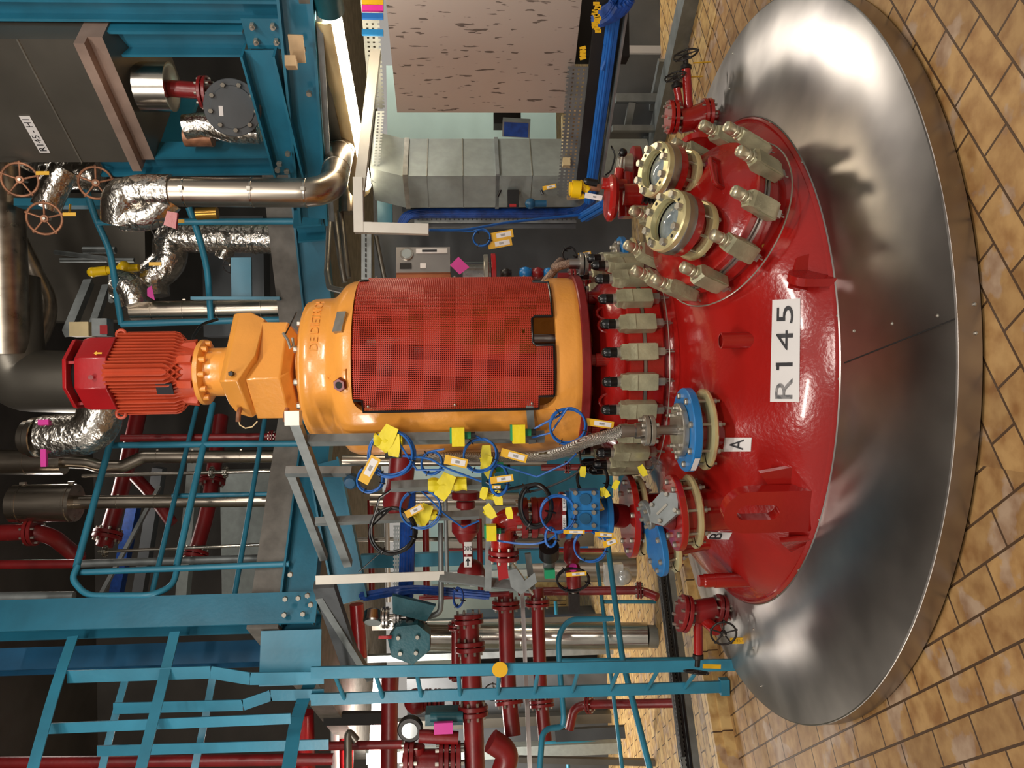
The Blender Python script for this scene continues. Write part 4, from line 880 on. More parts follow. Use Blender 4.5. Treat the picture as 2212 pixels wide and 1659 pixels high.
MB().disc(fr(P(78, 945, 4.7), CX), px(42, 4.7), -.02, .02, 30).disc(fr(P(62, 945, 4.7), CX), px(36, 4.7), -.02, .02, 30).build('collar', 'chrome', rt)
one(MB().box(P(95, 982, 4.6), (.14, .02, .03)), 'pink_tag', 'pink', 'magenta marking on the foil elbow left of the motor hood', 'tag')
one(MB().box(P(95, 912, 4.6), (.03, .02, .06)), 'pink_tag', 'pink', 'small magenta marking on the steel collar end', 'tag')
one(MB().beam(P(192, 610, 6.0), P(147, 720, 5.5), .06, .06).beam(P(230, 620, 6.0), P(198, 715, 5.6), .05, .05), 'bracket', 'galv', 'two grey cantilever arms right above the motor hood', 'bracket')
one(MB().box(P(178, 712, 5.5), (.1, .1, .13)), 'junction_box', 'beige', 'beige junction box behind the motor hood', 'junction box')
rt = T('junction_box', 'grey junction box with red label behind the motor hood', 'junction box'); MB().box(P(222, 708, 5.4), (.12, .1, .1)).build('box_body', 'galv', rt); MB().box(P(224, 712, 5.33), (.06, .004, .05)).build('red_label', 'cap', rt)
one(MB().tube(fillet([P(470, 690, 4.3), P(435, 700, 4.2), P(415, 730, 4.0), P(425, 760, 3.95)], .1), .008, 8), 'cable', 'bk', 'black cable arching from the coupling housing', 'cable')
one(MB().tube(fillet([P(240, 650, 5.8), P(240, 560, 6.2), P(120, 545, 6.6)], .1), .02, 8).tube([P(180, 540, 6.8), P(250, 540, 6.8)], .03, 8).tube([P(130, 562, 6.8), P(290, 562, 6.8)], .02, 8), 'cable_rack', 'galv', 'grey cable rack far behind the yellow actuator', 'cable rack')
# ================================================================ upper left: pipes above the slab
pipe('red_pipe', 'thin dark red pipe running down beside the gearbox to a flange', 'pipe', [(262, 946, 5.9), (592, 943, 5.9), (625, 943, 5.9)], 15, 'dred', fl=((0, .985),))
pipe('steel_pipe', 'kinked bright silver pipe in front of the rounded railing', 'pipe', [(140, 997, 6.3), (190, 1000, 6.3), (215, 1008, 6.3), (265, 1008, 6.3), (310, 987, 6.3), (610, 986, 6.3)], 27, 'pipe_steel', bands=((4, .1), (4, .35), (4, .7)), bend=.03)
pipe('steel_cylinder', 'grey cylindrical silencer at the end of the kinked silver pipe', 'cylinder', [(-20, 998, 6.3), (140, 998, 6.3)], 52, 'pipe_steel', bands=((0, .5),), n=24)
pipe('steel_cylinder', 'fat brushed steel cylinder narrowing into a silver pipe left of the gearbox', 'cylinder', [(30, 1088, 6.0), (165, 1086, 6.0)], 78, 'pipe_steel', n=28, bands=((0, .15), (0, .92)))
pipe('steel_pipe', 'straight silver pipe coming out of the fat steel cylinder', 'pipe', [(165, 1085, 6.0), (610, 1080, 6.0)], 28, 'pipe_steel', bands=((0, .2), (0, .38), (0, .78)))
rt = pipe('thin_pipe', 'thin steel pipe with a small flanged valve near the railing middle', 'pipe', [(178, 1028, 6.1), (600, 1017, 6.1)], 8, 'chrome', fl=((0, .66), (0, .73)), fr_=3.2)
pipe('thin_pipe', 'thin steel pipe ending in a small valve by the rounded railing end', 'pipe', [(212, 1192, 5.6), (600, 1175, 5.6)], 7, 'chrome', fl=((0, .04),), fr_=3.5)
pipe('pipe', 'pale grey pipe running into a red one next to the rounded railing end', 'pipe', [(165, 1218, 5.7), (590, 1205, 5.7)], 16, 'galv')
pipe('red_pipe', 'red pipe at the left picture edge continuing the pale grey pipe', 'pipe', [(-20, 1220, 5.7), (165, 1218, 5.7)], 19, 'dred')
pipe('pipe', 'pale pipe directly beside the outer blue column', 'pipe', [(-20, 1290, 5.2), (160, 1288, 5.2)], 20, 'galv')
pipe('red_pipe', 'thick red pipe bending away with a flange, below the fat steel cylinder', 'pipe', [(-20, 1152, 6.0), (75, 1148, 6.0), (115, 1160, 6.1), (170, 1205, 6.4)], 34, 'dred', fl=((0, .95),))
pipe('red_pipe', 'diagonal dark red pipe crossing behind the two silver pipes', 'pipe', [(225, 1180, 7.0), (262, 1060, 7.2), (300, 890, 7.4)], 34, 'dred', fl=((0, .2),))
pipe('red_pipe', 'short diagonal red branch pipe under the straight silver pipe', 'pipe', [(292, 1030, 6.9), (325, 1065, 6.8), (372, 1130, 6.7)], 24, 'dred')
pipe('red_pipe', 'long diagonal dark red pipe nearest to the slab edge', 'pipe', [(418, 1210, 6.6), (450, 1100, 6.8), (478, 900, 7.2)], 32, 'dred', fl=((0, .1), (1, .3)))
for i, (u0, v0, u1, v1, Y, m, lb) in enumerate([(300, 1290, 345, 1010, 7.6, 'dduct', 'grey roof purlin nearest the rounded railing loop'), (250, 1290, 290, 1090, 7.8, 'dcable', 'blue cable ladder behind the rounded railing'), (395, 1290, 425, 960, 7.4, 'duct', 'light grey channel behind the second railing')]):
    one(MB().beam(P(u0, v0, Y), P(u1, v1, Y), .12, .1), 'channel', m, lb, 'channel')
one(MB().box(P(545, 1160, 8.2), (1.4, .3, .55)), 'ventilation_duct', 'duct', 'pale galvanised duct above the left slab edge', 'duct')
one(MB().beam(P(345, 1050, 6.6), P(215, 1290, 6.2), .03, .03), 'brace', 'galv', 'thin grey diagonal brace behind the silver pipes', 'brace')
# ================================================================ left columns, cage and ladder
vbeam('blue steel column left of the rounded railing, bolted at its foot', 1342, 1321, -30, 690, 4.6, 82, 'blue')
vbeam('darker blue steel column left of the bolted one', 1432, 1411, -30, 575, 5.0, 56, 'dblue')
rt = T('gusset_plate', 'large turquoise gusset plate at the top of the ladder', 'steel plate')
k = fr(P(628, 1420, 4.5), Vector((.2, -1, 0)), XX); MB().box((0, 0, 0), (px(112, 4.5), px(128, 4.5), .014), k).build('plate', 'lblue', rt); bolts_at(rt, [fr(P(u, v, 4.47), -YY) for u, v in [(617, 1293), (645, 1291), (615, 1327), (655, 1325)]], .016, .02)
CG = T('ladder_cage', 'turquoise safety cage of flat bars and hoops around the ladder top', 'safety cage')
def flat(pts, w, Y, nm, t=.008):
    mb = MB()
    for (p, q) in zip(pts, pts[1:]): mb.beam(P(p[0], p[1], p[2] if len(p) > 2 else Y), P(q[0], q[1], q[2] if len(q) > 2 else Y), t, px(w, Y), (0, 1, 0) if nm == 'hoop' else XX)
    return mb.build(nm, 'lblue', CG)
def flatv(pts, w, Y):
    mb = MB()
    for (p, q) in zip(pts, pts[1:]): mb.beam(P(p[0], p[1], Y), P(q[0], q[1], Y), px(w, Y), .008, YY)
    return mb.build('upright_bar', 'lblue', CG)
flatv([(145, 1462), (455, 1452), (540, 1466), (700, 1464)], 26, 4.35); flatv([(245, 1530), (525, 1523), (585, 1502), (700, 1500)], 23, 4.5)
flatv([(100, 1574), (628, 1552)], 22, 4.2); flatv([(210, 1622), (710, 1608)], 22, 4.6)
def hoop(pts, w):
    mb = MB()
    q = [P(*p) for p in pts]; q = fillet(q, .2, 6)
    for a, b in zip(q, q[1:]): mb.beam(a, b, .008, px(w, 4.3), Z)
    return mb.build('hoop', 'lblue', CG)
hoop([(158, 1375, 4.5), (118, 1490, 4.25), (68, 1670, 3.95)], 22); hoop([(378, 1365, 4.5), (345, 1500, 4.25), (302, 1670, 3.95)], 22)
hoop([(270, 1470, 4.9), (245, 1560, 4.8), (218, 1670, 4.7)], 17); hoop([(460, 1462, 4.9), (440, 1570, 4.8), (418, 1670, 4.7)], 17); hoop([(672, 1470, 4.6), (640, 1550, 4.4), (622, 1670, 4.1)], 28)
LD = T('ladder', 'turquoise steel ladder with flat rails standing on the tiled floor', 'ladder')
La, Lb = P(672, 1453, 4.16), P(1592, 1436, 4.1); Lc, Ld = P(672, 1511, 4.48), P(1566, 1483, 4.42)
MB().beam(La, Lb, .062, .016, YY).build('rail', 'lblue', LD); MB().beam(Lc, Ld, .066, .016, YY).build('rail', 'lblue', LD)
MB().box(Ld + Vector((0, 0, .005)), (.09, .05, .05)).build('foot', 'lblue', LD)
for u in (720, 808, 897, 987, 1075, 1160, 1248, 1336, 1424, 1512):
    t = (u-672)/920; a = La+(Lb-La)*t; b = Lc+(Ld-Lc)*t; b.z = a.z; MB().cyl(a, b, .012, n=10).build('rung', 'lblue', LD)
one(MB().disc(fr(P(1080, 1446, 4.09), -YY, Z), .042, 0, .004, 20), 'yellow_sign', 'tag', 'round yellow sticker on the nearer ladder rail', 'sticker')
pipe('red_pipe', 'dark red pipe behind the ladder cage at the bottom picture edge', 'pipe', [(-20, 1648, 5.2), (720, 1640, 5.2)], 24, 'dred')
# ================================================================ low railings and the floor tray on the left
rail('low turquoise tubular railing left of the reactor with rounded top corner', [
    ([(1312, 1170, 5.35), (1345, 1428, 4.9), (1405, 1665, 4.4)], 'rail'), ([(1325, 1336, 5.1), (1228, 1338, 5.1), (1206, 1372, 5.05), (1208, 1428, 5.0), (1218, 1550, 4.8), (1215, 1570, 4.8), (1172, 1575, 4.75), (1166, 1665, 4.6)], 'guard_tube'),
    ([(1205, 1428, 5.0), (1500, 1425, 5.0)], 'post')], 12)
rail('second turquoise railing further back, seen between the ladder rails', [([(1290, 1215, 6.4), (1345, 1665, 5.4)], 'rail'), ([(1300, 1300, 6.2), (1430, 1300, 6.2)], 'post')], 8)
rail('bright blue thin railing far in the rear left hall', [([(1200, 1300, 9.0), (1228, 1665, 8.0)], 'rail'), ([(1175, 1605, 8.0), (1305, 1605, 8.0)], 'post')], 8)
TR = T('floor_tray', 'perforated steel cable tray lying along the kerb left of the reactor', 'cable tray')
ta, tb = P(1432, 1180, 5.75), P(1494, 1675, 4.55); dv = (tb-ta)
MB().perf(ta, dv, Vector((0, 0, .055)), 60, 2, .5, .35).build('tray_side', 'galv', TR)
MB().beam(ta + Vector((.05, .1, .03)), tb + Vector((.05, .1, .03)), .1, .02).build('tray_floor', 'dark', TR); MB().beam(ta + Vector((-.02, -.09, -.02)), tb + Vector((-.02, -.09, -.02)), .01, .04).build('tray_edge', 'galv', TR)
bundle('cables', 'black cables lying in the perforated floor tray', [ta + Vector((0, .03, .01)), tb + Vector((0, .03, .01))], .04, 8, 'bk')
# ---------------------------------------------------------------- generic angle valve with handwheels
def yvalve(lab, base, body, Y, wheels, mir=1, tags=()):
    rt = T('angle_valve', lab, 'valve')
    c = P(body[0], body[1], Y); b = P(base[0], base[1], Y)
    MB().cyl(b, c, .026, n=18).sphere(c, .065, 18).build('valve_body', 'red', rt)
    return rt, c
# right valve group with two handwheels
rt = T('twin_valve', 'red twin-stem valve with two black handwheels on the right edge of the cone', 'valve'); Y = 4.0
MB().tube(fillet([P(1600, 246, Y), P(1540, 250, Y), P(1490, 255, Y)], .03), px(11, Y), 16).tube([P(1530, 243, Y), P(1492, 258, Y), P(1468, 262, Y)], px(26, Y), 18).tube([P(1512, 262, Y), P(1528, 284, Y)], px(20, Y), 14).build('valve_body', 'red', rt)
for u, v, r_, du in ((1527, 244, 31, 0), (1452, 253, 36, 8)):
    k = fr(P(u, v, Y), (P(u, v, Y)-P(u+20, v-1 if du == 0 else v, Y))); a_ = MB(); b_ = MB(); flange(a_, b_, k, px(r_, Y), .02, 8); o = a_.build('flange', 'red', rt); b_.build('bolts', 'bolt', o)
MB().tube([P(1505, 272, Y-.05), P(1528, 288, Y-.05)], px(14, Y), 12).build('side_branch', 'red', rt)
for (u0, v0), (u1, v1), (wu, wv), w, tg in (((1488, 240), (1482, 150), (1481, 118), 10, (1515, 136)), ((1470, 235), (1462, 190), (1458, 165), 8, (1498, 167))):
    MB().cyl(P(u0, v0, Y), P(u1, v1, Y-.02), px(w, Y), n=18).build('stem_housing', 'red', rt)
    MB().cyl(P(u1, v1, Y), P(wu, wv, Y-.03), px(6, Y), n=12).disc(fr(P(u1, v1-4, Y), P(u1, v1, Y)-P(wu, wv, Y)), px(12, Y), -.012, .012, 12).build('yoke', 'iron', rt)
    wheel(P(wu, wv, Y-.04), Vector((.55, -.45, .3)), px(26 if w == 10 else 22, Y), 'iron', rt, 5)
    MB().beam(P(tg[0]-18, tg[1], Y), P(tg[0]+20, tg[1]-2, Y), .012, .003).build('yellow_tag', 'tag', rt)
# left valve group
rt = T('twin_valve', 'red twin-stem valve with two black handwheels on the left edge of the cone', 'valve'); Y = 3.95
MB().tube(fillet([P(1632, 1330, Y), P(1560, 1328, Y), P(1505, 1325, Y)], .03), px(12, Y), 16).tube([P(1545, 1315, Y), P(1515, 1320, Y), P(1495, 1322, Y)], px(26, Y), 18).build('valve_body', 'dred', rt)
for u, v, r_ in ((1555, 1318, 34), (1478, 1325, 40)):
    k = fr(P(u, v, Y), P(u, v, Y)-P(u+20, v+4, Y)); a_ = MB(); b_ = MB(); flange(a_, b_, k, px(r_, Y), .02, 8); o = a_.build('flange', 'dred', rt); b_.build('bolts', 'bolt', o)
MB().cyl(P(1508, 1330, Y), P(1508, 1412, Y), px(10, Y), n=18).build('stem_housing', 'red', rt); MB().cyl(P(1508, 1412, Y), P(1506, 1440, Y), px(6, Y), n=12).disc(fr(P(1508, 1418, Y), CY), px(12, Y), -.012, .012, 12).build('yoke', 'iron', rt)
wheel(P(1505, 1452, Y), Vector((-.95, -.2, .1)), px(25, Y), 'iron', rt, 5); MB().beam(P(1518, 1439, Y-.03), P(1557, 1440, Y-.03), .003, .022, XX).build('yellow_tag', 'tag', rt)
MB().cyl(P(1520, 1338, Y), P(1548, 1362, Y-.12), px(12, Y), n=16).build('inclined_stem', 'red', rt); wheel(P(1563, 1368, Y-.2), Vector((-.25, -1, .15)), px(26, Y), 'iron', rt, 5, .1)
k = fr(P(1590, 1384, Y-.16), -YY, XX); o = MB().box((0, 0, 0), (.03, .055, .003), k).build('yellow_tag', 'tag', rt)
k = fr(P(1598, 1384, Y-.165), -YY, CX); MB().box((-.012, 0, 0), (.075, .03, .003), k).build('yellow_tag', 'tag', rt); text('4574', k @ Matrix.Translation((.005, 0, .002)), .024, 'lettering', 'brass', o)
# ================================================================ rear left hall
def hp(lab, pts, w, m='dred', **k): return pipe('red_pipe' if m == 'dred' else 'pipe', lab, 'pipe', pts, w, m, **k)
hp('uppermost long red pipe crossing behind the ladder rails', [(1012, 1330, 5.4), (1020, 1480, 5.3), (1026, 1665, 5.2)], 42, 'dred', fl=((0, .05), (0, .45), (1, .3)), fr_=1.5)
hp('middle long red pipe crossing behind the ladder rails', [(1092, 1280, 5.4), (1098, 1500, 5.3), (1108, 1590, 5.2)], 34, 'dred', fl=((0, .12), (1, .15)), fr_=1.75)
hp('lowest long red pipe crossing behind the ladder rails', [(1160, 1270, 5.5), (1168, 1500, 5.4), (1178, 1600, 5.3)], 28, 'dred', fl=((0, .14), (1, .2)), fr_=1.9)
pipe('pipe', 'white square duct between the red pipes behind the ladder', 'duct', [(1128, 1280, 5.6), (1145, 1665, 5.3)], 12, 'white', n=4)
hp('thick red elbow at the bottom picture edge under the middle red pipe', [(1060, 1600, 5.0), (1100, 1625, 5.0), (1085, 1670, 5.0)], 50)
for p_, m_, lb in (([(920, 1372, 6.6), (1400, 1374, 6.2)], 'chrome', 'large shining steel pipe standing behind the rounded low railing'),):
    pipe('steel_pipe', lb, 'pipe', p_, 54, 'chrome', bands=((0, .45),), n=24)
rt = T('caster', 'bolted foot with castor under the large shining steel pipe', 'pipe foot'); MB().cyl(P(1398, 1374, 6.2), P(1425, 1376, 6.2), px(24, 6.2)).build('foot_flange', 'galv', rt); MB().sphere(P(1428, 1388, 6.2), px(15, 6.2)).build('rubber_ball', 'iron', rt)
pipe('steel_pipe', 'wide pale steel pipe behind the blue valve', 'pipe', [(1150, 1225, 7.2), (1430, 1225, 7.0)], 62, 'pipe_steel', n=24)
hp('slim red pipe with flanged valve in front of the bright tiled floor', [(1120, 1278, 6.2), (1385, 1275, 6.0), (1420, 1290, 5.9)], 18, 'dred', fl=((0, .985),), fr_=2)
hp('slim red pipe starting in an elbow behind the lower ladder part', [(1230, 1575, 6.0), (1240, 1530, 6.0), (1268, 1522, 6.0), (1505, 1518, 5.6)], 19, 'dred', fl=((2, .02),), fr_=2)
one(MB().beam(P(1200, 1588, 6.5), P(1350, 1580, 6.4), .1, .04, YY), 'channel', 'dduct', 'dark steel channel hanging behind the lower ladder part', 'channel')
one(MB().beam(P(1120, 1640, 6.5), P(1470, 1648, 6.3), .05, .04, YY), 'channel', 'tank', 'dark post at the bottom picture edge before the bright tiles', 'post')
struct(MB().box((-1.2, 12.4, .32), (9, .05, .64)), 'trim_5', 'ltile')
# red tank and pale pipes at the far bottom left
pipe('red_tank', 'bright red tall tank glimpsed behind the cage at the bottom edge', 'tank', [(655, 1540, 7.6), (660, 1700, 7.6)], 44, 'cap', n=24)
pipe('red_tank', 'second bright red cylinder right of the first behind the cage', 'tank', [(752, 1400, 7.4), (745, 1700, 7.4)], 34, 'cap', n=24)
pipe('pipe', 'white insulated pipe standing between the two red cylinders', 'pipe', [(722, 1460, 7.2), (725, 1700, 7.2)], 18, 'white')
pipe('pipe', 'thick pale insulated pipe behind the ladder rails', 'pipe', [(822, 1460, 7.2), (808, 1700, 7.2)], 30, 'white')
hp('thick dark red pipe behind the ladder next to the pale insulated pipe', [(848, 1450, 7.0), (838, 1700, 7.0)], 28)
one(MB().beam(P(700, 1552, 6.6), P(835, 1550, 6.6), .1, .06, YY), 'channel', 'dark', 'dark channel crossing behind the ladder foot of the cage', 'channel')
hp('curved brown pipe hook at the bottom picture edge', [(770, 1600, 5.4), (752, 1578, 5.4), (752, 1670, 5.3)], 17, 'tank')
hp('dark red pipe from the bottom edge to the round level gauge', [(690, 1612, 5.6), (870, 1608, 5.5)], 18)
rt = T('level_gauge', 'round gauge with white glass face at the left behind the ladder', 'gauge'); k = fr(P(885, 1578, 5.2), Vector((0, -1, .05))); MB().disc(k, px(27, 5.2), -.06, 0, 32).build('gauge_case', 'iron', rt); MB().disc(k, px(17, 5.2), 0, .006, 30).build('gauge_glass', 'clearg', rt)
one(MB().box(P(958, 1572, 5.1), (px(24, 5.1), .03, px(40, 5.1))), 'pink_tag', 'pink', 'magenta plastic bag tied beside the round gauge', 'tag')
# valve and instruments: pressure gauge, dark teal valve
rt = T('pressure_gauge', 'round stainless pressure gauge with white dial lying on its side', 'pressure gauge')
k = fr(P(805, 1345, 4.55), Vector((-.75, -.6, .05))); MB().disc(k, px(21, 4.55), -.07, 0, 32).build('gauge_case', 'chrome', rt); MB().disc(k, px(18, 4.55), 0, .003, 30).build('dial', 'clearg', rt); MB().cyl(P(823, 1335, 4.6), P(845, 1334, 4.6), .014).build('connector', 'bolt', rt)
rt = T('steel_fitting', 'stainless steel flanged tee beside the pressure gauge', 'pipe fitting')
MB().cyl(P(826, 1335, 4.6), P(925, 1332, 4.6), px(8, 4.6)).cyl(P(886, 1333, 4.6), P(886, 1350, 4.5), px(10, 4.6)).build('fitting_body', 'steel', rt)
for u in (833, 858, 912): a_ = MB(); b_ = MB(); flange(a_, b_, fr(P(u, 1334, 4.6), Z), px(23, 4.6), .014, 6); o = a_.build('flange', 'steel', rt); b_.build('bolts', 'bolt', o)
pipe('steel_pipe', 'bent grey steel tube rising from the flanged tee', 'pipe', [(925, 1332, 4.6), (950, 1325, 4.6), (953, 1300, 4.6), (952, 1130, 4.7)], 12, 'galv', bend=.05)
rt = T('ball_valve', 'dark teal cast valve with bolted cover and red lever', 'valve')
k = fr(P(885, 1380, 4.5), Vector((0, -1, 0)), XX); MB().prism([(-.13, -.02), (-.08, .1), (.02, .12), (.09, .07), (.1, -.05), (.04, -.12), (-.05, -.12)], .12, k).build('valve_body', 'green', rt); bolts_at(rt, [k @ Matrix.Translation((x, y, .06)) for x, y in ((-.06, .05), (.03, .06), (-.06, -.04), (.03, -.05))], .014, .016)
MB().prism([(-.13, -.1), (.13, -.1), (.1, 0), (-.1, 0)], .05, k @ Matrix.Translation((.12, .0, -.04)) @ Matrix.Rotation(1.3, 4, 'Z')).build('bracket', 'green', rt); MB().beam(P(818, 1376, 4.42), P(846, 1376, 4.42), .02, .016).build('lever', 'cap', rt)
# ================================================================ left instrument rack (galvanised frame)
RK = T('instrument_rack', 'galvanised steel rack of square tubes holding taped cables left of the orange drive', 'rack')
def rb(p, q, w, nm='square_tube', up=Z): MB().beam(P(*p), P(*q), px(w, p[2])*.8, px(w, p[2])*.8, up).build(nm, 'galv', RK)
rb((634, 900, 3.35), (752, 1218, 4.05), 26); rb((626, 1012, 3.75), (700, 1205, 4.2), 22)
rb((665, 951, 3.47), (1176, 943, 3.47), 24, up=G2); rb((618, 1019, 3.75), (760, 1019, 3.75), 22, up=G2); rb((845, 1051, 3.6), (1040, 1043, 3.6), 23, up=G2); rb((682, 1127, 3.85), (1035, 1111, 3.85), 19, up=G2)
rb((1058, 1060, 3.62), (1054, 1272, 3.9), 19); rb((690, 1287, 4.1), (800, 1465, 4.6), 20); rb((1140, 1195, 3.9), (1150, 1272, 3.9), 16)
MB().beam(P(700, 1262, 4.05), P(765, 1450, 4.6), .05, .11).build('channel', 'dduct', RK)
MB().box(P(634, 903, 3.35), (.062, .062, .062)).build('end_cap', 'alu', RK)
MB().beam(P(682, 1253, 3.95), P(960, 1243, 3.95), px(19, 3.95), .01, YY).build('flat_bar', 'alu', RK)
MB().beam(P(1143, 862, 3.4), P(1150, 958, 3.46), px(16, 3.4), .006, -YY).build('bracket_strap', 'galv', RK)
MB().beam(P(950, 1245, 3.95), P(1145, 1270, 3.9), .02, .05).build('channel', 'galv', RK)
MB().beam(P(1105, 1215, 3.85), P(1150, 1280, 3.85), .09, .01).build('clamp_plate', 'bolt', RK)
for u, v in ((628, 1240), (665, 1285), (672, 1305)): MB().hexn(fr(P(u, v, 3.98), -YY), .014, 0, .02).build('bolt', 'bolt', RK)
# yellow tape wraps and green connectors
def tape(lab, p, q, w, Y, extra=()):
    a, b = P(p[0], p[1], Y), P(q[0], q[1], Y); d = (b-a); mb = MB(); n = 10; r = px(w/2, Y); vs = []
    k = fr(a, d); pts = [a + d*(i/n) for i in range(n+1)]; mb.tube(pts, [r*(1+.12*math.sin(i*2.1+w)) for i in range(n+1)], 8)
    for e in extra:
        c = P(e[0], e[1], Y-.03); rot = random.uniform(-.6, .6); ke = fr(c, Vector((.2*rot, -1, .2)), XX) @ Matrix.Rotation(rot, 4, 'Z'); s = px(e[2]/2, Y); mb.prism([(-s, -s*.5), (-s*.2, -s*.62), (s, -s*.45), (s*.9, s*.5), (0, s*.62), (-s*.9, s*.4)], .003, ke)
    return one(mb, 'yellow_tape', 'yel', lab, 'tape')
def conn(lab, u, v, Y, tp=True, s=1):
    rt = T('taped_connector', lab, 'connector'); c = P(u, v, Y)
    MB().box(c, (px(34*s, Y), .05, px(30*s, Y))).cyl(P(u+8, v, Y), P(u+30*s, v, Y), px(8*s, Y)).build('green_connector', 'grn', rt); MB().cyl(P(u+26*s, v, Y), P(u+40*s, v-1, Y), px(7*s, Y)).build('cable_gland', 'bk', rt)
    if tp: MB().box(P(u+3, v+3, Y-.01), (px(40*s, Y), .07, px(27*s, Y))).build('tape_wrap', 'yel', rt)
    return rt
conn('green cable connector taped in yellow at the middle of the upper rack tube', 987, 940, 3.38); conn('green cable connector taped in yellow at the lower end of the upper rack tube', 1117, 934, 3.38)
conn('green connector with yellow tape on the lower cross tube of the rack', 1058, 1147, 3.6, True, .8)
conn('small green connector between two cable coils near the rack middle', 1078, 1008, 3.55, False, .6)
tape('crumpled yellow tape around the upper rack tube near its top', (808, 950), (870, 950), 30, 3.42, ((835, 946, 60), (850, 962, 50)))
tape('long yellow tape wrap on the middle rack tube', (925, 1048), (1008, 1044), 30, 3.55, ((960, 1050, 60),))
tape('yellow tape wrap on the lowest rack tube with the tagged cable', (885, 1116), (945, 1111), 22, 3.78, ((915, 1112, 52),))
tape('draped yellow tape over the small cable coil', (1045, 985), (1062, 1025), 22, 3.5, ((1050, 980, 38), (1055, 1018, 34), (1050, 1000, 36)))
tape('thin yellow tape strips at the cross tube top', (1038, 1068), (1085, 1078), 14, 3.55, ((1045, 1065, 28), (1075, 1075, 34)))
tape('yellow tape knot right of the cross tube', (1050, 1100), (1062, 1112), 20, 3.55, ((1058, 1105, 34), (1100, 1108, 26)))
for i, (u, v, s_) in enumerate([(1259, 1019, 24), (1307, 1064, 24), (1330, 1047, 22), (1388, 1017, 26), (1300, 1063, 20)]):
    tape(['yellow tape flag nearest the left black-capped clamps', 'yellow tape flag low on the black cable loop', 'yellow tape flag right of the black cable loop', 'yellow tape flag hanging in front of the olive clamps', 'small yellow tape flag under the black cable loop'][i], (u, v-3), (u, v+3), 9, 3.5, ((u, v, s_),))
# cable coils
vw = Vector((.1, -1, .1))
def cl(lab, u, v, R, Y, m='bcable', turns=3, r=.0045, sy=1, tail=(), n=vw): return coil('cable_coil', lab, 'cable coil', P(u, v, Y), px(R, Y), n, m, turns, r, XX, None, sy, [P(*t) for t in tail])
cl('blue cable coil on the orange housing beside the braided hose', 1227, 920, 38, 3.3, tail=((1190, 935, 3.35), (1150, 945, 3.4)))
cl('blue cable coil hanging under the middle taped connector', 1038, 983, 35, 3.4, tail=((1045, 950, 3.4), (1025, 940, 3.38)))
cl('large blue cable coil around the black sensor near the rack top', 845, 980, 48, 3.4, turns=4, r=.005, tail=((900, 1015, 3.4), (960, 1015, 3.4)))
cl('small blue cable coil between the two large ones', 933, 1000, 24, 3.42, sy=.9, tail=((960, 970, 3.4),))
cl('blue cable coil left of the yellow tag at the rack top', 800, 1035, 27, 3.5, tail=((830, 1030, 3.5),))
cl('flattened blue cable coil below the draped yellow tape', 1078, 1037, 32, 3.45, turns=4, sy=.6, tail=((1160, 1030, 3.45), (1225, 1000, 3.4), (1245, 980, 3.4)))
cl('blue cable loop between the middle and lowest rack tubes', 908, 1100, 42, 3.7, turns=2, tail=((960, 1110, 3.7), (1000, 1140, 3.75), (1035, 1125, 3.75)))
cl('big black cable coil hanging below the rack tubes', 848, 1146, 48, 3.72, 'bk', 4, .006, tail=((800, 1140, 3.72), (820, 1075, 3.65), (850, 1055, 3.62)))
cl('black cable coil in front of the red pipe left of the blue valve', 1157, 1092, 45, 3.5, 'bk', 4, .008, .75, ((1085, 1060, 3.5), (1050, 1040, 3.5)))
cl('blue cable loop hanging over the blue valve body', 1205, 1110, 40, 3.45, turns=2, sy=.9)
cl('black and blue cable loop behind the left clamps', 1280, 1035, 36, 3.6, 'bk', 3, .006, .9, ((1255, 1000, 3.6), (1250, 970, 3.6)))
cl('blue cable loop below the blue valve', 1275, 1180, 34, 3.55, turns=2, tail=((1300, 1165, 3.5),))
cl('small flattened blue coil above the black solenoid', 1190, 1160, 20, 3.5, turns=4, sy=.6)
cl('black cable loop around the red bulb with pink label', 1238, 1252, 24, 3.9, 'bk', 3, .005, 1.4)
cl('dark blue cable coil on the long tray bundle', 990, 1290, 20, 4.5, 'dcable', 3, .005, .5)
def cb_(lab, pts, r=.005, m='bcable'): one(MB().tube(fillet([P(*p) for p in pts], .08), r, 8), 'cable', m, lab, 'cable')
cb_('blue cable running from the lower taped connector to the coil by the hose', [(1155, 926, 3.38), (1180, 912, 3.36), (1205, 900, 3.33), (1225, 884, 3.3)])
cb_('blue cable sagging from the small coil to the lower rack', [(870, 985, 3.4), (930, 990, 3.4), (960, 1010, 3.4), (1040, 1040, 3.42)])
cb_('blue cable sagging along the red elbow to the taped lower connector', [(1075, 1168, 3.6), (1120, 1175, 3.55), (1170, 1175, 3.5), (1210, 1150, 3.5)])
cb_('thin black cable slanting below the big black coil', [(775, 1235, 3.9), (820, 1195, 3.85)], .003, 'bk')
cb_('grey cable sagging towards the black cable loop', [(1130, 1065, 3.55), (1180, 1055, 3.55), (1235, 1030, 3.55), (1260, 1010, 3.55)], .005, 'dduct')
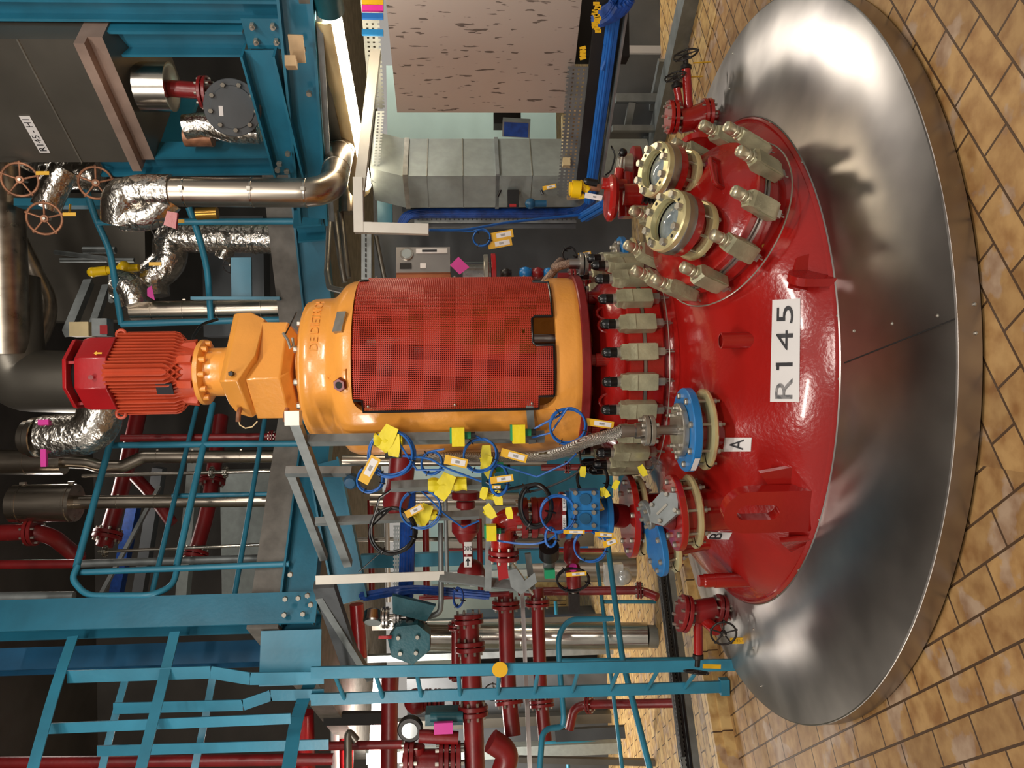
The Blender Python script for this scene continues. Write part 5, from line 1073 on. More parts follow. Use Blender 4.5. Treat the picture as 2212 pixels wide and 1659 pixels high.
# tags
TG = [(1296, 915, 60, 16, -8, 3.3, 'yellow-edged white tag hanging right of the coil by the braided hose'), (798, 1015, 62, 24, 62, 3.35, 'slanted yellow-edged tag in front of the blue coil at the rack top'),
      (985, 997, 50, 20, -12, 3.38, 'white barcode tag below the small blue coil'), (1110, 984, 58, 18, -15, 3.4, 'yellow-edged tag right of the coil under the middle connector'),
      (1084, 1035, 50, 15, 8, 3.4, 'yellow tag inside the flattened blue coil'), (895, 1103, 42, 16, 28, 3.66, 'tag on the lowest rack tube beside the big black coil'),
      (1292, 1085, 40, 13, -65, 3.5, 'steep tag hanging from the black cable loop by the blue valve'), (1240, 1149, 46, 9, 0, 3.35, 'narrow tag above the blue valve red badge'),
      (1305, 1155, 40, 10, -3, 3.35, 'narrow plain yellow tag at the end of the blue valve'), (1318, 1172, 32, 14, 22, 3.35, 'tag dangling below the blue valve end'), (1245, 1240, 44, 9, 5, 3.8, 'tag beside the red bulb with pink label'),
      (1072, 1052, 19, 7, 0, 3.38, 'tiny yellow tag under the flattened blue coil'), (1083, 508, 52, 17, 10, 4.6, 'upper of the two yellow tags beside the small blue coil at right'), (1080, 526, 52, 17, 10, 4.6, 'lower of the two yellow tags beside the small blue coil at right'),
      (1187, 404, 30, 9, 12, 4.8, 'small tag under the black sensor cable'), (1263, 549, 28, 9, 12, 4.5, 'small tag beside the black coiled cable behind the clamps')]
for u, v, L, Wd, an, Y, lb in TG:
    a = math.radians(an); d = (CX*math.cos(a) + CY*math.sin(a)); ltag(lb, P(u, v, Y), d, px(L, Y), px(Wd, Y), Vector((0, -1, .1)))
# black sensor with white sticker
rt = T('sensor', 'black boxed sensor with white sticker inside the large blue coil', 'sensor'); MB().box(P(850, 977, 3.45), (.05, .05, px(34, 3.45))).build('sensor_body', 'bk', rt); MB().box(P(856, 978, 3.42), (.035, .002, .03)).build('sticker', 'white', rt)
rt = T('blue_valve_head', 'dark blue round knob head of an instrument left of the rack', 'instrument'); MB().lathe([(0, -.05), (.03, -.05), (.035, 0), (.025, .015), (0, .018)], fr(P(757, 1042, 3.7), Vector((-.2, -1, .1))), 12).build('knob', 'dblue', rt)
# ---------------------------------------------------------------- valve tower on the left nozzle
V = T('shutoff_valve', 'bright blue cast valve with square lugs on the left nozzle tower', 'valve'); Y = 3.62
MB().cyl(P(1318, 1112, Y), P(1222, 1112, Y), px(36, Y), n=28).build('valve_body', 'vblue', V)
for du in (1312, 1226): MB().disc(fr(P(du, 1112, Y), Z), px(52, Y), -.012, .012, 36).build('flange', 'vblue', V)
for dv_ in (-34, 8): MB().box(P(1262, 1112+dv_, Y-.12), (px(40, Y), .1, px(58, Y))).build('square_lug', 'vblue', V); MB().disc(fr(P(1264, 1112+dv_, Y-.172), -YY), px(12, Y), 0, .008, 20).build('lug_ring', 'dblue', V)
bolts_at(V, [fr(P(1262+a, 1112+b, Y-.17), -YY) for a in (-20, 20) for b in (-48, -20, -6, 22)], .012, .018); MB().box(P(1271, 1141, Y-.13), (px(14, Y), .01, px(16, Y))).build('red_badge', 'cap', V)
MB().cyl(P(1345, 1115, 3.68), P(1318, 1112, Y), px(26, Y)).build('lower_neck', 'dred', V)
V = T('red_valve_body', 'red flanged cylinder valve body above the blue valve', 'valve')
MB().cyl(P(1212, 1112, Y), P(1158, 1115, Y), px(40, Y), n=28).build('cylinder', 'dred', V)
a_ = MB(); b_ = MB(); flange(a_, b_, fr(P(1143, 1118, Y), Z), px(44, Y), .03, 8, .008); o = a_.build('flange', 'dred', V); b_.build('bolts', 'bolt', o); MB().disc(fr(P(1213, 1112, Y), Z), px(50, Y), -.01, .01, 30).build('collar', 'dred', V)
for vv, st in ((1130, 'R14501'), (1086, 'R14501')):
    k = fr(P(1219, vv, Y-.125), -YY, XX); o = MB().box((0, 0, 0), (.075, .017, .003), k).build('label_strip', 'white', V); text(st, k @ Matrix.Translation((0, 0, .0022)), .016, 'lettering', 'ink', o)
V = T('pipe_elbow', 'shiny red pipe elbow curving left above the red valve body', 'pipe'); Y = 3.66
MB().tube(fillet([P(1135, 1120, Y), P(1085, 1122, Y), P(1085, 1190, Y+.1)], .16, 8), px(26, Y), 24).build('elbow', 'red', V)
for u, v, ax in ((1088, 1198, CY), (1087, 1152, CY)): a_ = MB(); b_ = MB(); flange(a_, b_, fr(P(u, v, Y+.08), ax), px(34, Y), .02, 8, .004); o = a_.build('flange', 'dred', V); b_.build('bolts', 'bolt', o)
V = T('column_pipe', 'red pipe spool with white 200 and arrow labels between two flanged bulbs', 'pipe')
MB().cyl(P(1005, 1085, 4.1), P(1013, 1245, 4.3), px(11, 4.1), n=20).build('pipe', 'dred', V)
for v, r_, rr in ((1070, 30, 18), (1090, 20, 20), (1135, 30, 14)): MB().disc(fr(P(1006, v, 4.1), CY), px(r_, 4.1), -.02, .02, 28).build('flange', 'dred', V)
MB().lathe([(0, 0), (.05, .0), (.075, .03), (.078, .07), (.06, .11), (.03, .13), (0, .13)], fr(P(1018, 1260, 4.3), CY), 24).build('round_end', 'dred', V); MB().lathe([(0, 0), (.07, 0), (.072, .03), (.03, .09), (0, .09)], fr(P(1005, 1136, 4.1), -CY), 24).build('reducer', 'dred', V)
for v, h, st in ((1184, 26, '200'), (1214, 22, '')):
    k = fr(P(1010.5, v, 4.06), -YY, CY); o = MB().box((0, 0, 0), (px(h, 4.1), px(16, 4.1), .002), k).build('white_label', 'white', V)
    if st: text(st, k @ Matrix.Rotation(math.pi/2, 4, 'Z') @ Matrix.Translation((0, 0, .0025)), .032, 'lettering', 'ink', o)
    else: MB().prism([(-.02, -.004), (.004, -.004), (.004, -.013), (.022, 0), (.004, .013), (.004, .004), (-.02, .004)], .002, k @ Matrix.Translation((0, 0, .002))).build('arrow', 'ink', o)
for lb, pts, w, Yy in (('dark red pipe dome behind the large blue coil', [(870, 985, 4.3), (865, 1040, 4.3), (855, 1085, 4.4)], 56, 4.3), ('dark red bulb pipe left of the blue valve foot', [(1235, 1180, 4.0), (1235, 1205, 4.0)], 36, 4.0), ('dark red pipe bulb with pink round label', [(1238, 1230, 4.0), (1240, 1265, 4.0)], 32, 4.0)):
    one(MB().tube([P(*p) for p in pts], px(w/2, Yy), 20).sphere(P(*pts[0]), px(w/2, Yy)*1.02, 16).sphere(P(*pts[-1]), px(w/2, Yy)*1.02, 16), 'red_pipe', 'dred', lb, 'pipe')
one(MB().disc(fr(P(1238, 1226, 3.93), -YY), .022, 0, .002, 20), 'pink_tag', 'pink', 'round pink label on the red bulb', 'label')
rt = T('solenoid', 'black cylindrical solenoid with green socket left of the blue valve', 'solenoid'); MB().cyl(P(1186, 1180, 3.75), P(1186, 1200, 3.8), px(22, 3.75), n=24).build('solenoid_head', 'bk', rt); MB().cyl(P(1186, 1200, 3.8), P(1186, 1225, 3.85), px(13, 3.8)).build('stem', 'galv', rt); MB().box(P(1187, 1238, 3.8), (px(18, 3.8), .05, px(22, 3.8))).build('green_socket', 'grn', rt)
rt = T('solenoid', 'dark solenoid block under the black looped red bulb', 'solenoid'); MB().box(P(1240, 1300, 4.0), (px(40, 4.0), .06, px(22, 4.0))).build('solenoid_body', 'iron', rt); MB().cyl(P(1240, 1275, 4.0), P(1240, 1290, 4.0), px(8, 4)).build('connector', 'bolt', rt)
pipe('red_pipe', 'vertical dark red pipe with flange seen behind the left clamps', 'pipe', [(1170, 1010, 4.6), (1330, 1008, 4.5)], 14, 'dred', fl=((0, .35),), fr_=2)
MBt = MB(); rt = T('kite_label_plate', 'dark grey butterfly-shaped plate bolted under the red elbow', 'plate'); MB().prism([(-.06, .0), (-.02, .05), (.06, .06), (.07, .02), (.01, -.02), (.05, -.07), (.0, -.08)], .01, fr(P(1125, 1258, 3.8), Vector((0, -1, .1)), XX)).build('plate', 'galv', rt)
one(MB().prism([(-.05, -.03), (.06, -.02), (.05, .03), (-.06, .02)], .05, fr(P(1085, 1225, 3.85), -YY, XX)), 'red_lever', 'cap', 'bright red lever block under the red elbow flange', 'lever')
# hall behind: turquoise frame, trays, cables, windows
one(MB().beam(P(1120, 995, 5.6), P(1340, 995, 5.6), .05, .05).beam(P(1130, 995, 5.6), P(1130, 1100, 5.6), .05, .05).beam(P(1345, 1000, 5.6), P(1345, 1075, 5.6), .05, .05), 'tube_scaffold', 'lblue', 'turquoise tube frame behind the rack near the clamps', 'steel frame')
one(MB().box(P(1180, 1030, 6.5), (.35, .2, 1.1)), 'blue_cabinet', 'lblue', 'bright turquoise machine housing behind the cable coils', 'machine')
one(MB().beam(P(780, 1212, 5.3), P(1180, 1200, 5.3), .09, .06, YY), 'steel_beam', 'lblue', 'turquoise upright beam behind the big black coil', 'beam')
ibeam_th('steel_beam', 'deep blue slanting beam behind the lower rack tubes', P(700, 1000, 5.0), P(760, 1300, 4.7), .12, .2, 'blue')
rt = T('wall_tray', 'perforated steel cable tray standing behind the big black coil', 'cable tray'); o_ = P(850, 1060, 4.9); MB().perf(P(870, 1135, 4.9), P(868, 1350, 4.9)-P(870, 1135, 4.9), P(850, 1135, 4.9)-P(870, 1135, 4.9), 26, 4, .5, .45).build('tray_back', 'galv', rt)
bundle('cables', 'dark blue cable bundle hanging beside the wall tray', [(882, 1050, 4.75), (880, 1200, 4.75), (876, 1300, 4.75)], .05, 10, 'dcable'); bundle('cables', 'dark blue cable bundle crossing above the pressure gauge', [(785, 1288, 4.7), (860, 1275, 4.7), (900, 1272, 4.7), (1050, 1285, 4.7)], .04, 8, 'dcable')
for lb, u, v0, v1, w, Yy, m in (('pale metal post behind the big black coil', 835, 1060, 1300, 10, 6, 'alu'), ('red slim pipe behind the blue cable loop', 918, 1040, 1290, 14, 6.2, 'dred'), ('grey slim tube beside the spool with labels', 962, 1060, 1260, 9, 4.6, 'galv'), ('dark red slim pipe beside the spool with labels', 1035, 1120, 1290, 12, 5.0, 'dred'), ('red slim pipe nearest the rack top', 800, 1080, 1290, 13, 6.4, 'dred')):
    pipe('pipe', lb, 'pipe', [(u, v0, Yy), (u+4, v1, Yy)], w, m)
for lb, v, u0, u1, w, Yy, m in (('grey post behind the rack flat bar', 1165, 770, 1180, 10, 6.6, 'tank'), ('silver pipe running down behind the rack tubes', 1078, 800, 1120, 30, 6.2, 'pipe_steel'), ('silver pipe running down behind the orange housing edge', 995, 740, 1180, 24, 4.7, 'pipe_steel'), ('dark red pipe far behind the spool', 1190, 960, 1330, 12, 8.5, 'dred')):
    pipe('pipe', lb, 'pipe', [(u0, v, Yy), (u1, v, Yy)], w, m)
rt = T('window_frame_unit', 'bright pale window panel seen far behind the red spool', 'window'); MB().box((-2.2, 12.86, 1.55), (2.4, .05, 1.3)).build('window_panel', 'teal', rt)
# ================================================================ right middle: lamp, cabinet, ducts, trays
LP = T('tube_lamp', 'long bright fluorescent tube lamp at the upper right', 'lamp')
la, lb_ = P(712, 15, 3.75), P(785, 400, 4.95); ld = (lb_-la).normalized()
MB().cyl(la, lb_, .05, n=20).build('lamp_tube', 'lamp', LP); MB().lathe([(.056, 0), (.068, 0), (.068, (lb_-la).length), (.056, (lb_-la).length)], fr(la - Vector((.012, -.05, -.03)), ld), 24, math.radians(60), math.radians(300)).build('lamp_cover', 'beige', LP)
MB().cyl(la - ld*.25, la + ld*.02, .07, n=24).build('end_cap', 'green', LP)
MB().box(P(768, 395, 4.95), (.2, .06, .03)).build('mounting_bar', 'alu', LP)
one(MB().beam(P(812, 112, 4.3), P(776, 415, 4.1), px(22, 4.2), .05, YY).beam(P(774, 385, 4.1), P(776, 503, 4.1), .055, .05).beam(P(766, 492, 4.1), P(926, 496, 4.1), px(22, 4.1), .05, YY), 'lamp_bracket', 'alu', 'bent white aluminium box profile below the bright lamp', 'bracket')
rt = T('cable_ladder', 'perforated cable ladder beside the bright lamp', 'cable tray')
a, b = P(778, -10, 4.4), P(798, 235, 5.1); MB().perf(a, b-a, Vector((.0, 0, -.1)), 26, 3, .35, .4).build('tray_side', 'galv', rt); a, b = P(812, 240, 4.6), P(800, 395, 4.9); MB().perf(a, b-a, Vector((0, 0, -.05)), 24, 2, .5, .5).build('tray_side', 'galv', rt)
for i, (v, m, lb) in enumerate(((5, 'tag', 'yellow flat cable in the small tray at the top edge'), (18, 'pink', 'purple flat cable in the small tray at the top edge'), (35, 'bcable', 'blue flat cable in the small tray at the top edge'), (70, 'vblue', 'light blue duct cover in the small tray at the top edge'))):
    one(MB().beam(P(782, v, 4.3), P(828, v+1, 4.3), .03, .02, YY), 'cable', m, lb, 'cable')
CB = T('electrical_cabinet', 'stainless steel cabinet with stained door at the right', 'cabinet')
p0 = P(832, -12, 3.68); p1 = P(858, 243, 4.2); b0 = P(1256, -12, 3.68); b1 = P(1232, 243, 4.2); dd = Vector((.824, .566, 0))
zt_, zb2 = (p0.z+p1.z)/2, (b0.z+b1.z)/2
q = [Vector((p0.x, p0.y, 0)), Vector((p1.x, p1.y, 0))]; q0_, q1_ = q
def cabm():
    m = mat('stained_stainless_door', '#b0a59b', .45, .6, var=0); nt = m.node_tree; N = nt.nodes; L = nt.links; b = N['Principled BSDF']
    tc = N.new('ShaderNodeTexCoord'); mp = N.new('ShaderNodeMapping'); mp.inputs[3].default_value = (62, 62, 11); L.new(tc.outputs['Object'], mp.inputs[0])
    v = N.new('ShaderNodeTexNoise'); v.inputs['Scale'].default_value = 1.0; v.inputs['Detail'].default_value = 2; L.new(mp.outputs[0], v.inputs[0])
    r = N.new('ShaderNodeValToRGB'); e = r.color_ramp.elements; e[0].position = .64; e[0].color = lin('#bcb0a6'); e[1].position = .66; e[1].color = lin('#6f655d'); L.new(v.outputs[0], r.inputs[0]); L.new(r.outputs[0], b.inputs['Base Color']); return m
M['door'] = cabm()
def qbox(a, b, z0, z1, off, dep, name, m, par, dr):
    a = Vector((a.x, a.y, 0)) + dr*off; b = Vector((b.x, b.y, 0)) + dr*off; pts = [a, b, b+dr*dep, a+dr*dep]
    return MB().add([p + Z*z0 for p in pts] + [p + Z*z1 for p in pts], [(3, 2, 1, 0), (4, 5, 6, 7), (0, 1, 5, 4), (1, 2, 6, 5), (2, 3, 7, 6), (3, 0, 4, 7)]).build(name, m, par)
qbox(q0_, q1_, zb2, zt_, 0, .025, 'door', 'door', CB, dd); qbox(q0_, q1_ + (q0_-q1_).normalized()*.03, zb2+.02, zt_-.01, .03, .28, 'cabinet_body', 'steelp', CB, dd)
kl = Matrix(((q1_-q0_).normalized()*-1, Z, ((q1_-q0_).normalized()*-1).cross(Z))).transposed().to_4x4(); kl.translation = Ppl(885, 123, p0, dd) - dd*.004
MB().box((0, 0, 0), (.085, .022, .003), kl).build('white_label', 'white', CB); kl.translation = Ppl(1056, 235, p0, dd) - dd*.006; MB().box((0, 0, 0), (.02, .1, .014), kl).build('latch', 'galv', CB)
DU = T('ventilation_duct', 'tall galvanised rectangular duct with ribbed panels right of centre', 'duct')
cx = P(1000, 380, 4.8); c_ = Vector((cx.x, cx.y, 0)); zt2, zb3 = P(880, 380, 4.8).z, P(1245, 380, 4.8).z
qbox(c_, c_ + G1*.36, zb3-.5, zt2, 0, .26, 'duct_body', 'duct', DU, G2)
qbox(c_ + G2*.0, c_ + G1*.36, zt2, zt2+.03, -.01, .28, 'duct_collar', 'bolt', DU, G2)
mb = MB(); a4 = [c_ + Z*(zt2+.03), c_ + G1*.36 + Z*(zt2+.03), c_ + G1*.36 + G2*.26 + Z*(zt2+.03), c_ + G2*.26 + Z*(zt2+.03)]; off = Z*.2 + G1*.05 - G2*.02
mb.add(a4 + [p + off for p in a4], [(0, 1, 5, 4), (1, 2, 6, 5), (2, 3, 7, 6), (3, 0, 4, 7), (4, 5, 6, 7)]); mb.build('duct_transition', 'duct', DU)
for u in (922, 1000, 1150): z = P(u, 380, 4.8).z; qbox(c_, c_ + G1*.36, z-.003, z+.003, -.004, .268, 'panel_rib', 'bolt', DU, G2)
z = P(1075, 380, 4.8).z; qbox(c_, c_ + G1*.36, z-.012, z+.012, -.014, .288, 'joint_flange', 'galv', DU, G2)
one(MB().box(P(838, 345, 5.3), (.16, .03, .12)), 'steel_plate', 'lblue', 'turquoise steel plate above the galvanised duct', 'steel plate'); one(MB().box(P(832, 470, 5.3), (.22, .03, .1)), 'steel_plate', 'lblue', 'turquoise steel plate left above the blue cable bundle', 'steel plate')
qd = P(1060, 440, 5.9); one(MB().box(qd + Vector((-.35, .25, -.1)), (1.0, .4, 2.0)), 'ventilation_duct', 'dduct', 'large dark grey duct behind the control box', 'duct')
for i, (v, lb) in enumerate(((446, 'perforated upright tray nearest the galvanised duct'), (482, 'perforated upright tray right of the dark duct'))):
    rt = T('cable_tray', lb, 'cable tray'); a, b = P(868 if i == 0 else 895, v, 5.1), P(1245, v, 5.1); MB().perf(a, b-a, Vector((px(13, 5.1), 0, 0)), 36, 1, .3, .5).build('tray', 'galv', rt); MB().beam(a+YY*.03, b+YY*.03, .06, .005, YY).build('tray_back', 'dduct', rt)
bundle('cables', 'thick blue cable bundle in the upright tray', [(865, 492, 5.1), (875, 466, 5.08), (905, 461, 5.08), (1235, 461, 5.05), (1268, 452, 4.9), (1290, 400, 4.7)], .035, 12, 'dcable')
bundle('cables', 'blue cable fan hanging to the red lever valve', [(1262, 468, 4.7), (1285, 455, 4.5), (1310, 440, 4.3)], .04, 7, 'bcable')
cb_('long blue cable pair slanting from the white profile to the tray', [(927, 497, 4.2), (1000, 498, 4.3), (1100, 480, 4.5), (1265, 463, 4.7)], .008)
cl('small blue cable coil beside the two yellow tags', 1041, 514, 18, 4.6, tail=((1020, 500, 4.6), (930, 497, 4.5)))
cl('black coiled cable behind the right clamps', 1230, 550, 15, 4.7, 'bk', 3, .006)
cb_('black cable arch above the black sensor', [(1075, 425, 4.9), (1085, 402, 4.9), (1130, 394, 4.9), (1165, 400, 4.9), (1172, 420, 4.9)], .008, 'bk')
cb_('thin black cable loop hanging from the blue cable tray', [(1320, 315, 4.4), (1330, 335, 4.4), (1320, 370, 4.4), (1308, 378, 4.4)], .005, 'bk')
rt = T('sensor', 'black angled sensor with red stripe on a beige bracket', 'sensor'); MB().box(P(1108, 430, 4.9), (px(34, 4.9), .08, px(24, 4.9)), None).build('sensor_body', 'bk', rt); MB().box(P(1108, 444, 4.82), (px(6, 4.9), .01, px(14, 4.9))).build('red_stripe', 'cap', rt); MB().box(P(1104, 407, 4.95), (px(6, 4.9), .06, px(46, 4.9))).build('bracket', 'steelp', rt)
one(MB().sphere(P(1146, 440, 4.8), .035, 14).cyl(P(1146, 440, 4.8), P(1180, 440, 4.8), .022), 'plug_connector', 'dblue', 'blue and black plug connector below the black sensor', 'connector')
# control box
CX_ = T('control_box', 'stainless control box with round gauge and display behind the mesh guard', 'control box'); fn = Vector((.22, -1, 0)).normalized(); tn = Vector((1, .22, 0)).normalized(); Y = 4.7
kx = Matrix((tn, Z, tn.cross(Z))).transposed().to_4x4(); kx.translation = P(914, 561, Y); w_, h_ = px(58, Y), px(116, Y)
MB().box((0, 0, -.12), (w_, h_, .24), kx).build('box_front', 'steel', CX_); MB().box((-w_/2-.03, 0, -.14), (.07, h_, .22), kx).build('side_panel', 'copper', CX_)
MB().disc(kx @ Matrix.Translation((w_*.22, h_*.3, 0)), .04, 0, .012, 28).build('gauge_ring', 'chrome', CX_); MB().disc(kx @ Matrix.Translation((w_*.22, h_*.3, .0125)), .03, 0, .002, 24).build('gauge_face', 'clearg', CX_)
MB().box((w_*.33, -h_*.16, .004), (.03, .19, .008), kx).build('display_frame', 'white', CX_); MB().box((w_*.33, -h_*.12, .009), (.014, .09, .003), kx).build('display', 'ink', CX_)
MB().box((-w_*.25, h_*.32, .004), (.035, .07, .008), kx).build('terminal', 'iron', CX_); MB().box((-w_*.25, 0, .004), (.03, .035, .01), kx).build('switch', 'white', CX_)
one(MB().prism([(-.05, -.03), (.04, -.04), (.05, .03), (-.03, .04)], .003, fr(P(993, 575, 4.6), Vector((0, -1, .1)), XX) @ Matrix.Rotation(.9, 4, 'Z')), 'pink_tag', 'pink', 'magenta tag beside the stainless control box', 'tag')
rt = T('filter_housing', 'stainless cylinder with red flange right of the magenta tag', 'filter'); MB().cyl(P(1000, 600, 4.9), P(1060, 600, 4.9), px(34, 4.9), n=28).build('housing', 'steel', rt); MB().disc(fr(P(1050, 600, 4.9), Z), px(50, 4.9), -.015, .015, 30).build('flange', 'bolt', rt); MB().disc(fr(P(1066, 600, 4.9), Z), px(52, 4.9), -.015, .015, 30).build('red_flange', 'cap', rt)
for u, m, lb, r_ in ((1093, 'iron', 'black valve head just beyond the mesh guard', 10), (1135, 'vblue', 'small blue valve just beyond the mesh guard', 13), (1162, 'dred', 'small red coupling beside the blue valve beyond the guard', 12), (1185, 'vblue', 'second small blue valve beside the brown hose', 11)):
    one(MB().cyl(P(u-12, 592, 4.7), P(u+12, 592, 4.7), px(r_, 4.7)).sphere(P(u, 590, 4.66), px(r_*1.1, 4.7), 12), 'small_valve', m, lb, 'valve')
rt = pipe('red_pipe', 'small red flanged pipe row between the orange base and the right clamps', 'pipe', [(1205, 600, 4.4), (1310, 600, 4.4)], 22, 'dred', fl=((0, .3), (0, .6)), fr_=1.9)
# brown pipes left of the control box
for i, (pts, w, lb) in enumerate((([(712, 470, 4.9), (706, 590, 4.7), (712, 622, 4.4), (745, 630, 4.2)], 12, 'hooked brass-brown tube entering the orange housing'), ([(722, 462, 5.0), (735, 560, 4.9), (745, 610, 4.9)], 12, 'slanting brown tube beside the hooked one'), ([(735, 455, 5.1), (752, 600, 5.0)], 13, 'second slanting brown tube'), ([(812, 510, 5.2), (830, 600, 5.2)], 10, 'thin brown tube left of the control box'))):
    pipe('pipe', lb, 'pipe', pts, w, 'tank')
rt = T('support_strut', 'upright perforated mounting strut above the orange housing', 'strut'); a, b = P(786, 478, 4.7), P(794, 604, 4.6); MB().perf(a, P(786, 604, 4.7)-a, Vector((px(18, 4.7), 0, 0)), 1, 1, .01, .01).build('strut_back', 'galv', rt)
MB().beam(P(792, 480, 4.75), P(792, 604, 4.75), .06, .03, YY).build('strut_body', 'galv', rt)
copies(MB().box((0, 0, 0), (.022, .002, .007)), 'slot', 'dark', rt, [Matrix.Translation(P(790, 485+11*i, 4.728)) for i in range(11)])  # dark bars painted on as the shade of the slots
pipe('steel_pipe', 'short steel pipe piece below the end of the bright lamp', 'pipe', [(750, 395, 5.1), (752, 460, 5.1)], 40, 'pipe_steel', n=20)
# right lower: cable tray with blue cables
rt = T('cable_tray', 'long black cable tray sloping away at the right edge of the picture', 'cable tray')
ta, tb = P(1330, -15, 3.6), P(1272, 425, 4.75); dv = tb-ta; MB().perf(ta + Z*.09 + dv*.3, dv*.7, Vector((.0, 0, .11)), 36, 4, .45, .4).build('tray_back', 'galv', rt)
MB().beam(ta + Z*.045, tb + Z*.045, .03, .09).build('tray_floor', 'dark', rt); MB().beam(ta - Z*.055 - G1*.0, tb - Z*.055, .12, .012).build('tray_lip', 'galv', rt); MB().beam(ta - Z*.03 + G1*.06, tb - Z*.03 + G1*.06, .01, .06).build('tray_side', 'dark', rt)
bundle('cables', 'bright blue cable bundle tied in the long tray at right', [ta + Z*.0 - G1*.03, (ta+tb)/2 - G1*.03, tb - G1*.03], .034, 12, 'bcable')
bundle('cables', 'blue cables fanning out at the top right end of the long tray', [(1300, 40, 3.65), (1330, 25, 3.6), (1345, 0, 3.55)], .06, 14, 'dcable'); cb_('light blue cable loop above the long tray', [(1300, 150, 3.9), (1312, 120, 3.85), (1308, 95, 3.8)], .012, 'bcable')
for i in range(16): 
    u, v = (1288+4*math.sin(i*1.3), 8+5.4*i) if i < 12 else (1259, 104+7*(i-12)); rt = one(MB().box((0, 0, 0), (px(7, 3.6), .004, px(13, 3.6)), Matrix.Translation(P(u, v, 3.5)) @ Matrix.Rotation(.3*math.sin(i*2), 4, 'Y')), 'cable_marker', 'tag', 'small yellow cable marker in the row beside the steel cabinet' if i < 12 else 'small yellow cable marker in the short row nearest the cabinet door', 'cable marker', 'yellow cable markers beside the cabinet' if i < 12 else 'yellow cable markers near the door')
one(MB().box(P(1285, 60, 4.1), (.35, .1, .35)), 'recess_shade', 'dark', 'solid dark box painted as recess shade under the steel cabinet', 'painted shade')  # solid near-black box paints the shade of an open recess
# backdrop pieces right
one(MB().box(P(1020, 262, 6.4), (.9, .05, 1.4)), 'wall_panel', 'teal', 'pale teal panel between the cabinet and the galvanised duct', 'panel')
one(MB().box(P(1095, 258, 4.6), (.09, .12, .16)), 'black_sensor', 'bk', 'black sensor head under the cabinet door edge', 'sensor')
k = fr(P(1115, 280, 4.45), Vector((-.75, -.65, .1)), Z); rt = T('display_unit', 'tilted dark blue display unit under the black sensor head', 'display'); MB().box((0, 0, -.02), (.16, .1, .04), k).build('display_case', 'galv', rt); MB().box((0, 0, .001), (.14, .09, .002), k).build('display_face', 'dcable', rt)
one(MB().box(P(1222, 305, 4.5), (px(110, 4.5), .05, px(16, 4.5)), None), 'terminal_panel', 'beige', 'beige terminal panel left of the long cable tray', 'panel'); one(MB().beam(P(1245, 240, 4.5), P(1238, 430, 4.9), .03, .08), 'wood_board', 'wood', 'pale wooden board beside the perforated tray', 'board')
for lb, a, b, w in (('upper grey steel leg of the stand behind the right valve', (1330, 213, 5.6), (1432, 213, 5.6), 18), ('lower grey steel leg of the stand behind the right valve', (1322, 278, 5.6), (1432, 278, 5.6), 12), ('slanting grey strut of the stand behind the right valve', (1365, 220, 5.6), (1355, 275, 5.7), 11), ('thick slanting grey plate under the stand', (1430, 130, 5.5), (1370, 420, 6.3), 16)):
    one(MB().beam(P(*a), P(*b), px(w, 5.6), .05, YY if abs(a[1]-b[1]) < 5 else Z), 'stand_leg', 'galv', lb, 'steel stand')
one(MB().box(P(1388, 108, 5.3), (.05, .03, px(78, 5.3))), 'white_rail', 'white', 'short white rail on the grey block wall', 'rail')
# red lever valve behind the sight glasses
V = T('lever_valve', 'red valve with black ball lever, red handwheel and black bellows', 'valve'); Y = 3.5
MB().cyl(P(1345, 420, Y), P(1398, 421, Y), px(24, Y)).cyl(P(1300, 396, Y), P(1352, 400, Y), px(13, Y)).cyl(P(1350, 375, Y+.05), P(1352, 470, Y+.05), px(18, Y)).cyl(P(1338, 365, Y), P(1332, 400, Y), px(10, Y)).build('valve_body', 'red', V)
mb = MB(); kb_ = fr(P(1388, 421, Y-.05), P(1440, 423, Y-.05)-P(1388, 421, Y-.05)); L_ = px(44, Y)
mb.lathe([(0, 0)] + [(px(15 if i % 2 else 20, Y), L_*i/10) for i in range(11)] + [(0, L_)], kb_, 24); mb.build('bellows', 'black', V)
MB().lathe([(0, -.01), (.05, -.012), (.09, -.02), (.105, -.005), (.105, .01), (.09, .02), (.05, .012), (0, .012)], fr(P(1320, 428, Y-.06), Vector((.3, -.1, 1)).cross(YY) if False else P(1320, 428, Y)-P(1345, 429, Y)), 32).build('handwheel', 'red', V)
MB().cyl(P(1340, 365, Y), P(1345, 335, Y), .006).build('lever_rod', 'bolt', V); MB().sphere(P(1345, 330, Y), px(10, Y), 18).build('ball_knob', 'black', V)
MB().tube([P(1268, 392, Y), P(1290, 396, Y)], px(8, Y), 12).sphere(P(1268, 392, Y), px(8, Y), 10).build('black_cap', 'black', V)
k = fr(P(1352, 355, Y+.1), P(1352, 355, Y)-P(1400, 356, Y)); MB().disc(k, .05, -.03, .02, 24).disc(k, .035, .02, .04, 6).build('side_flange', 'bolt', V); MB().disc(fr(P(1372, 352, Y+.2), P(1352, 355, Y)-P(1400, 356, Y)), .08, -.02, .02, 28).build('red_disc', 'dred', V)
rt = T('transmitter', 'yellow instrument transmitter with barcode tag beside the red handwheel', 'transmitter'); Y = 3.6
MB().cyl(P(1235, 408, Y), P(1254, 410, Y), px(19, Y), n=24).cyl(P(1250, 395, Y), P(1272, 412, Y), px(9, Y)).cyl(P(1250, 425, Y), P(1262, 424, Y), px(6, Y)).build('housing', 'yv', rt); MB().cyl(P(1272, 404, Y), P(1296, 406, Y), px(8, Y)).build('stem', 'rust', rt); MB().cyl(P(1235, 408, Y), P(1230, 408, Y), px(15, Y)).build('lid', 'yv', rt)
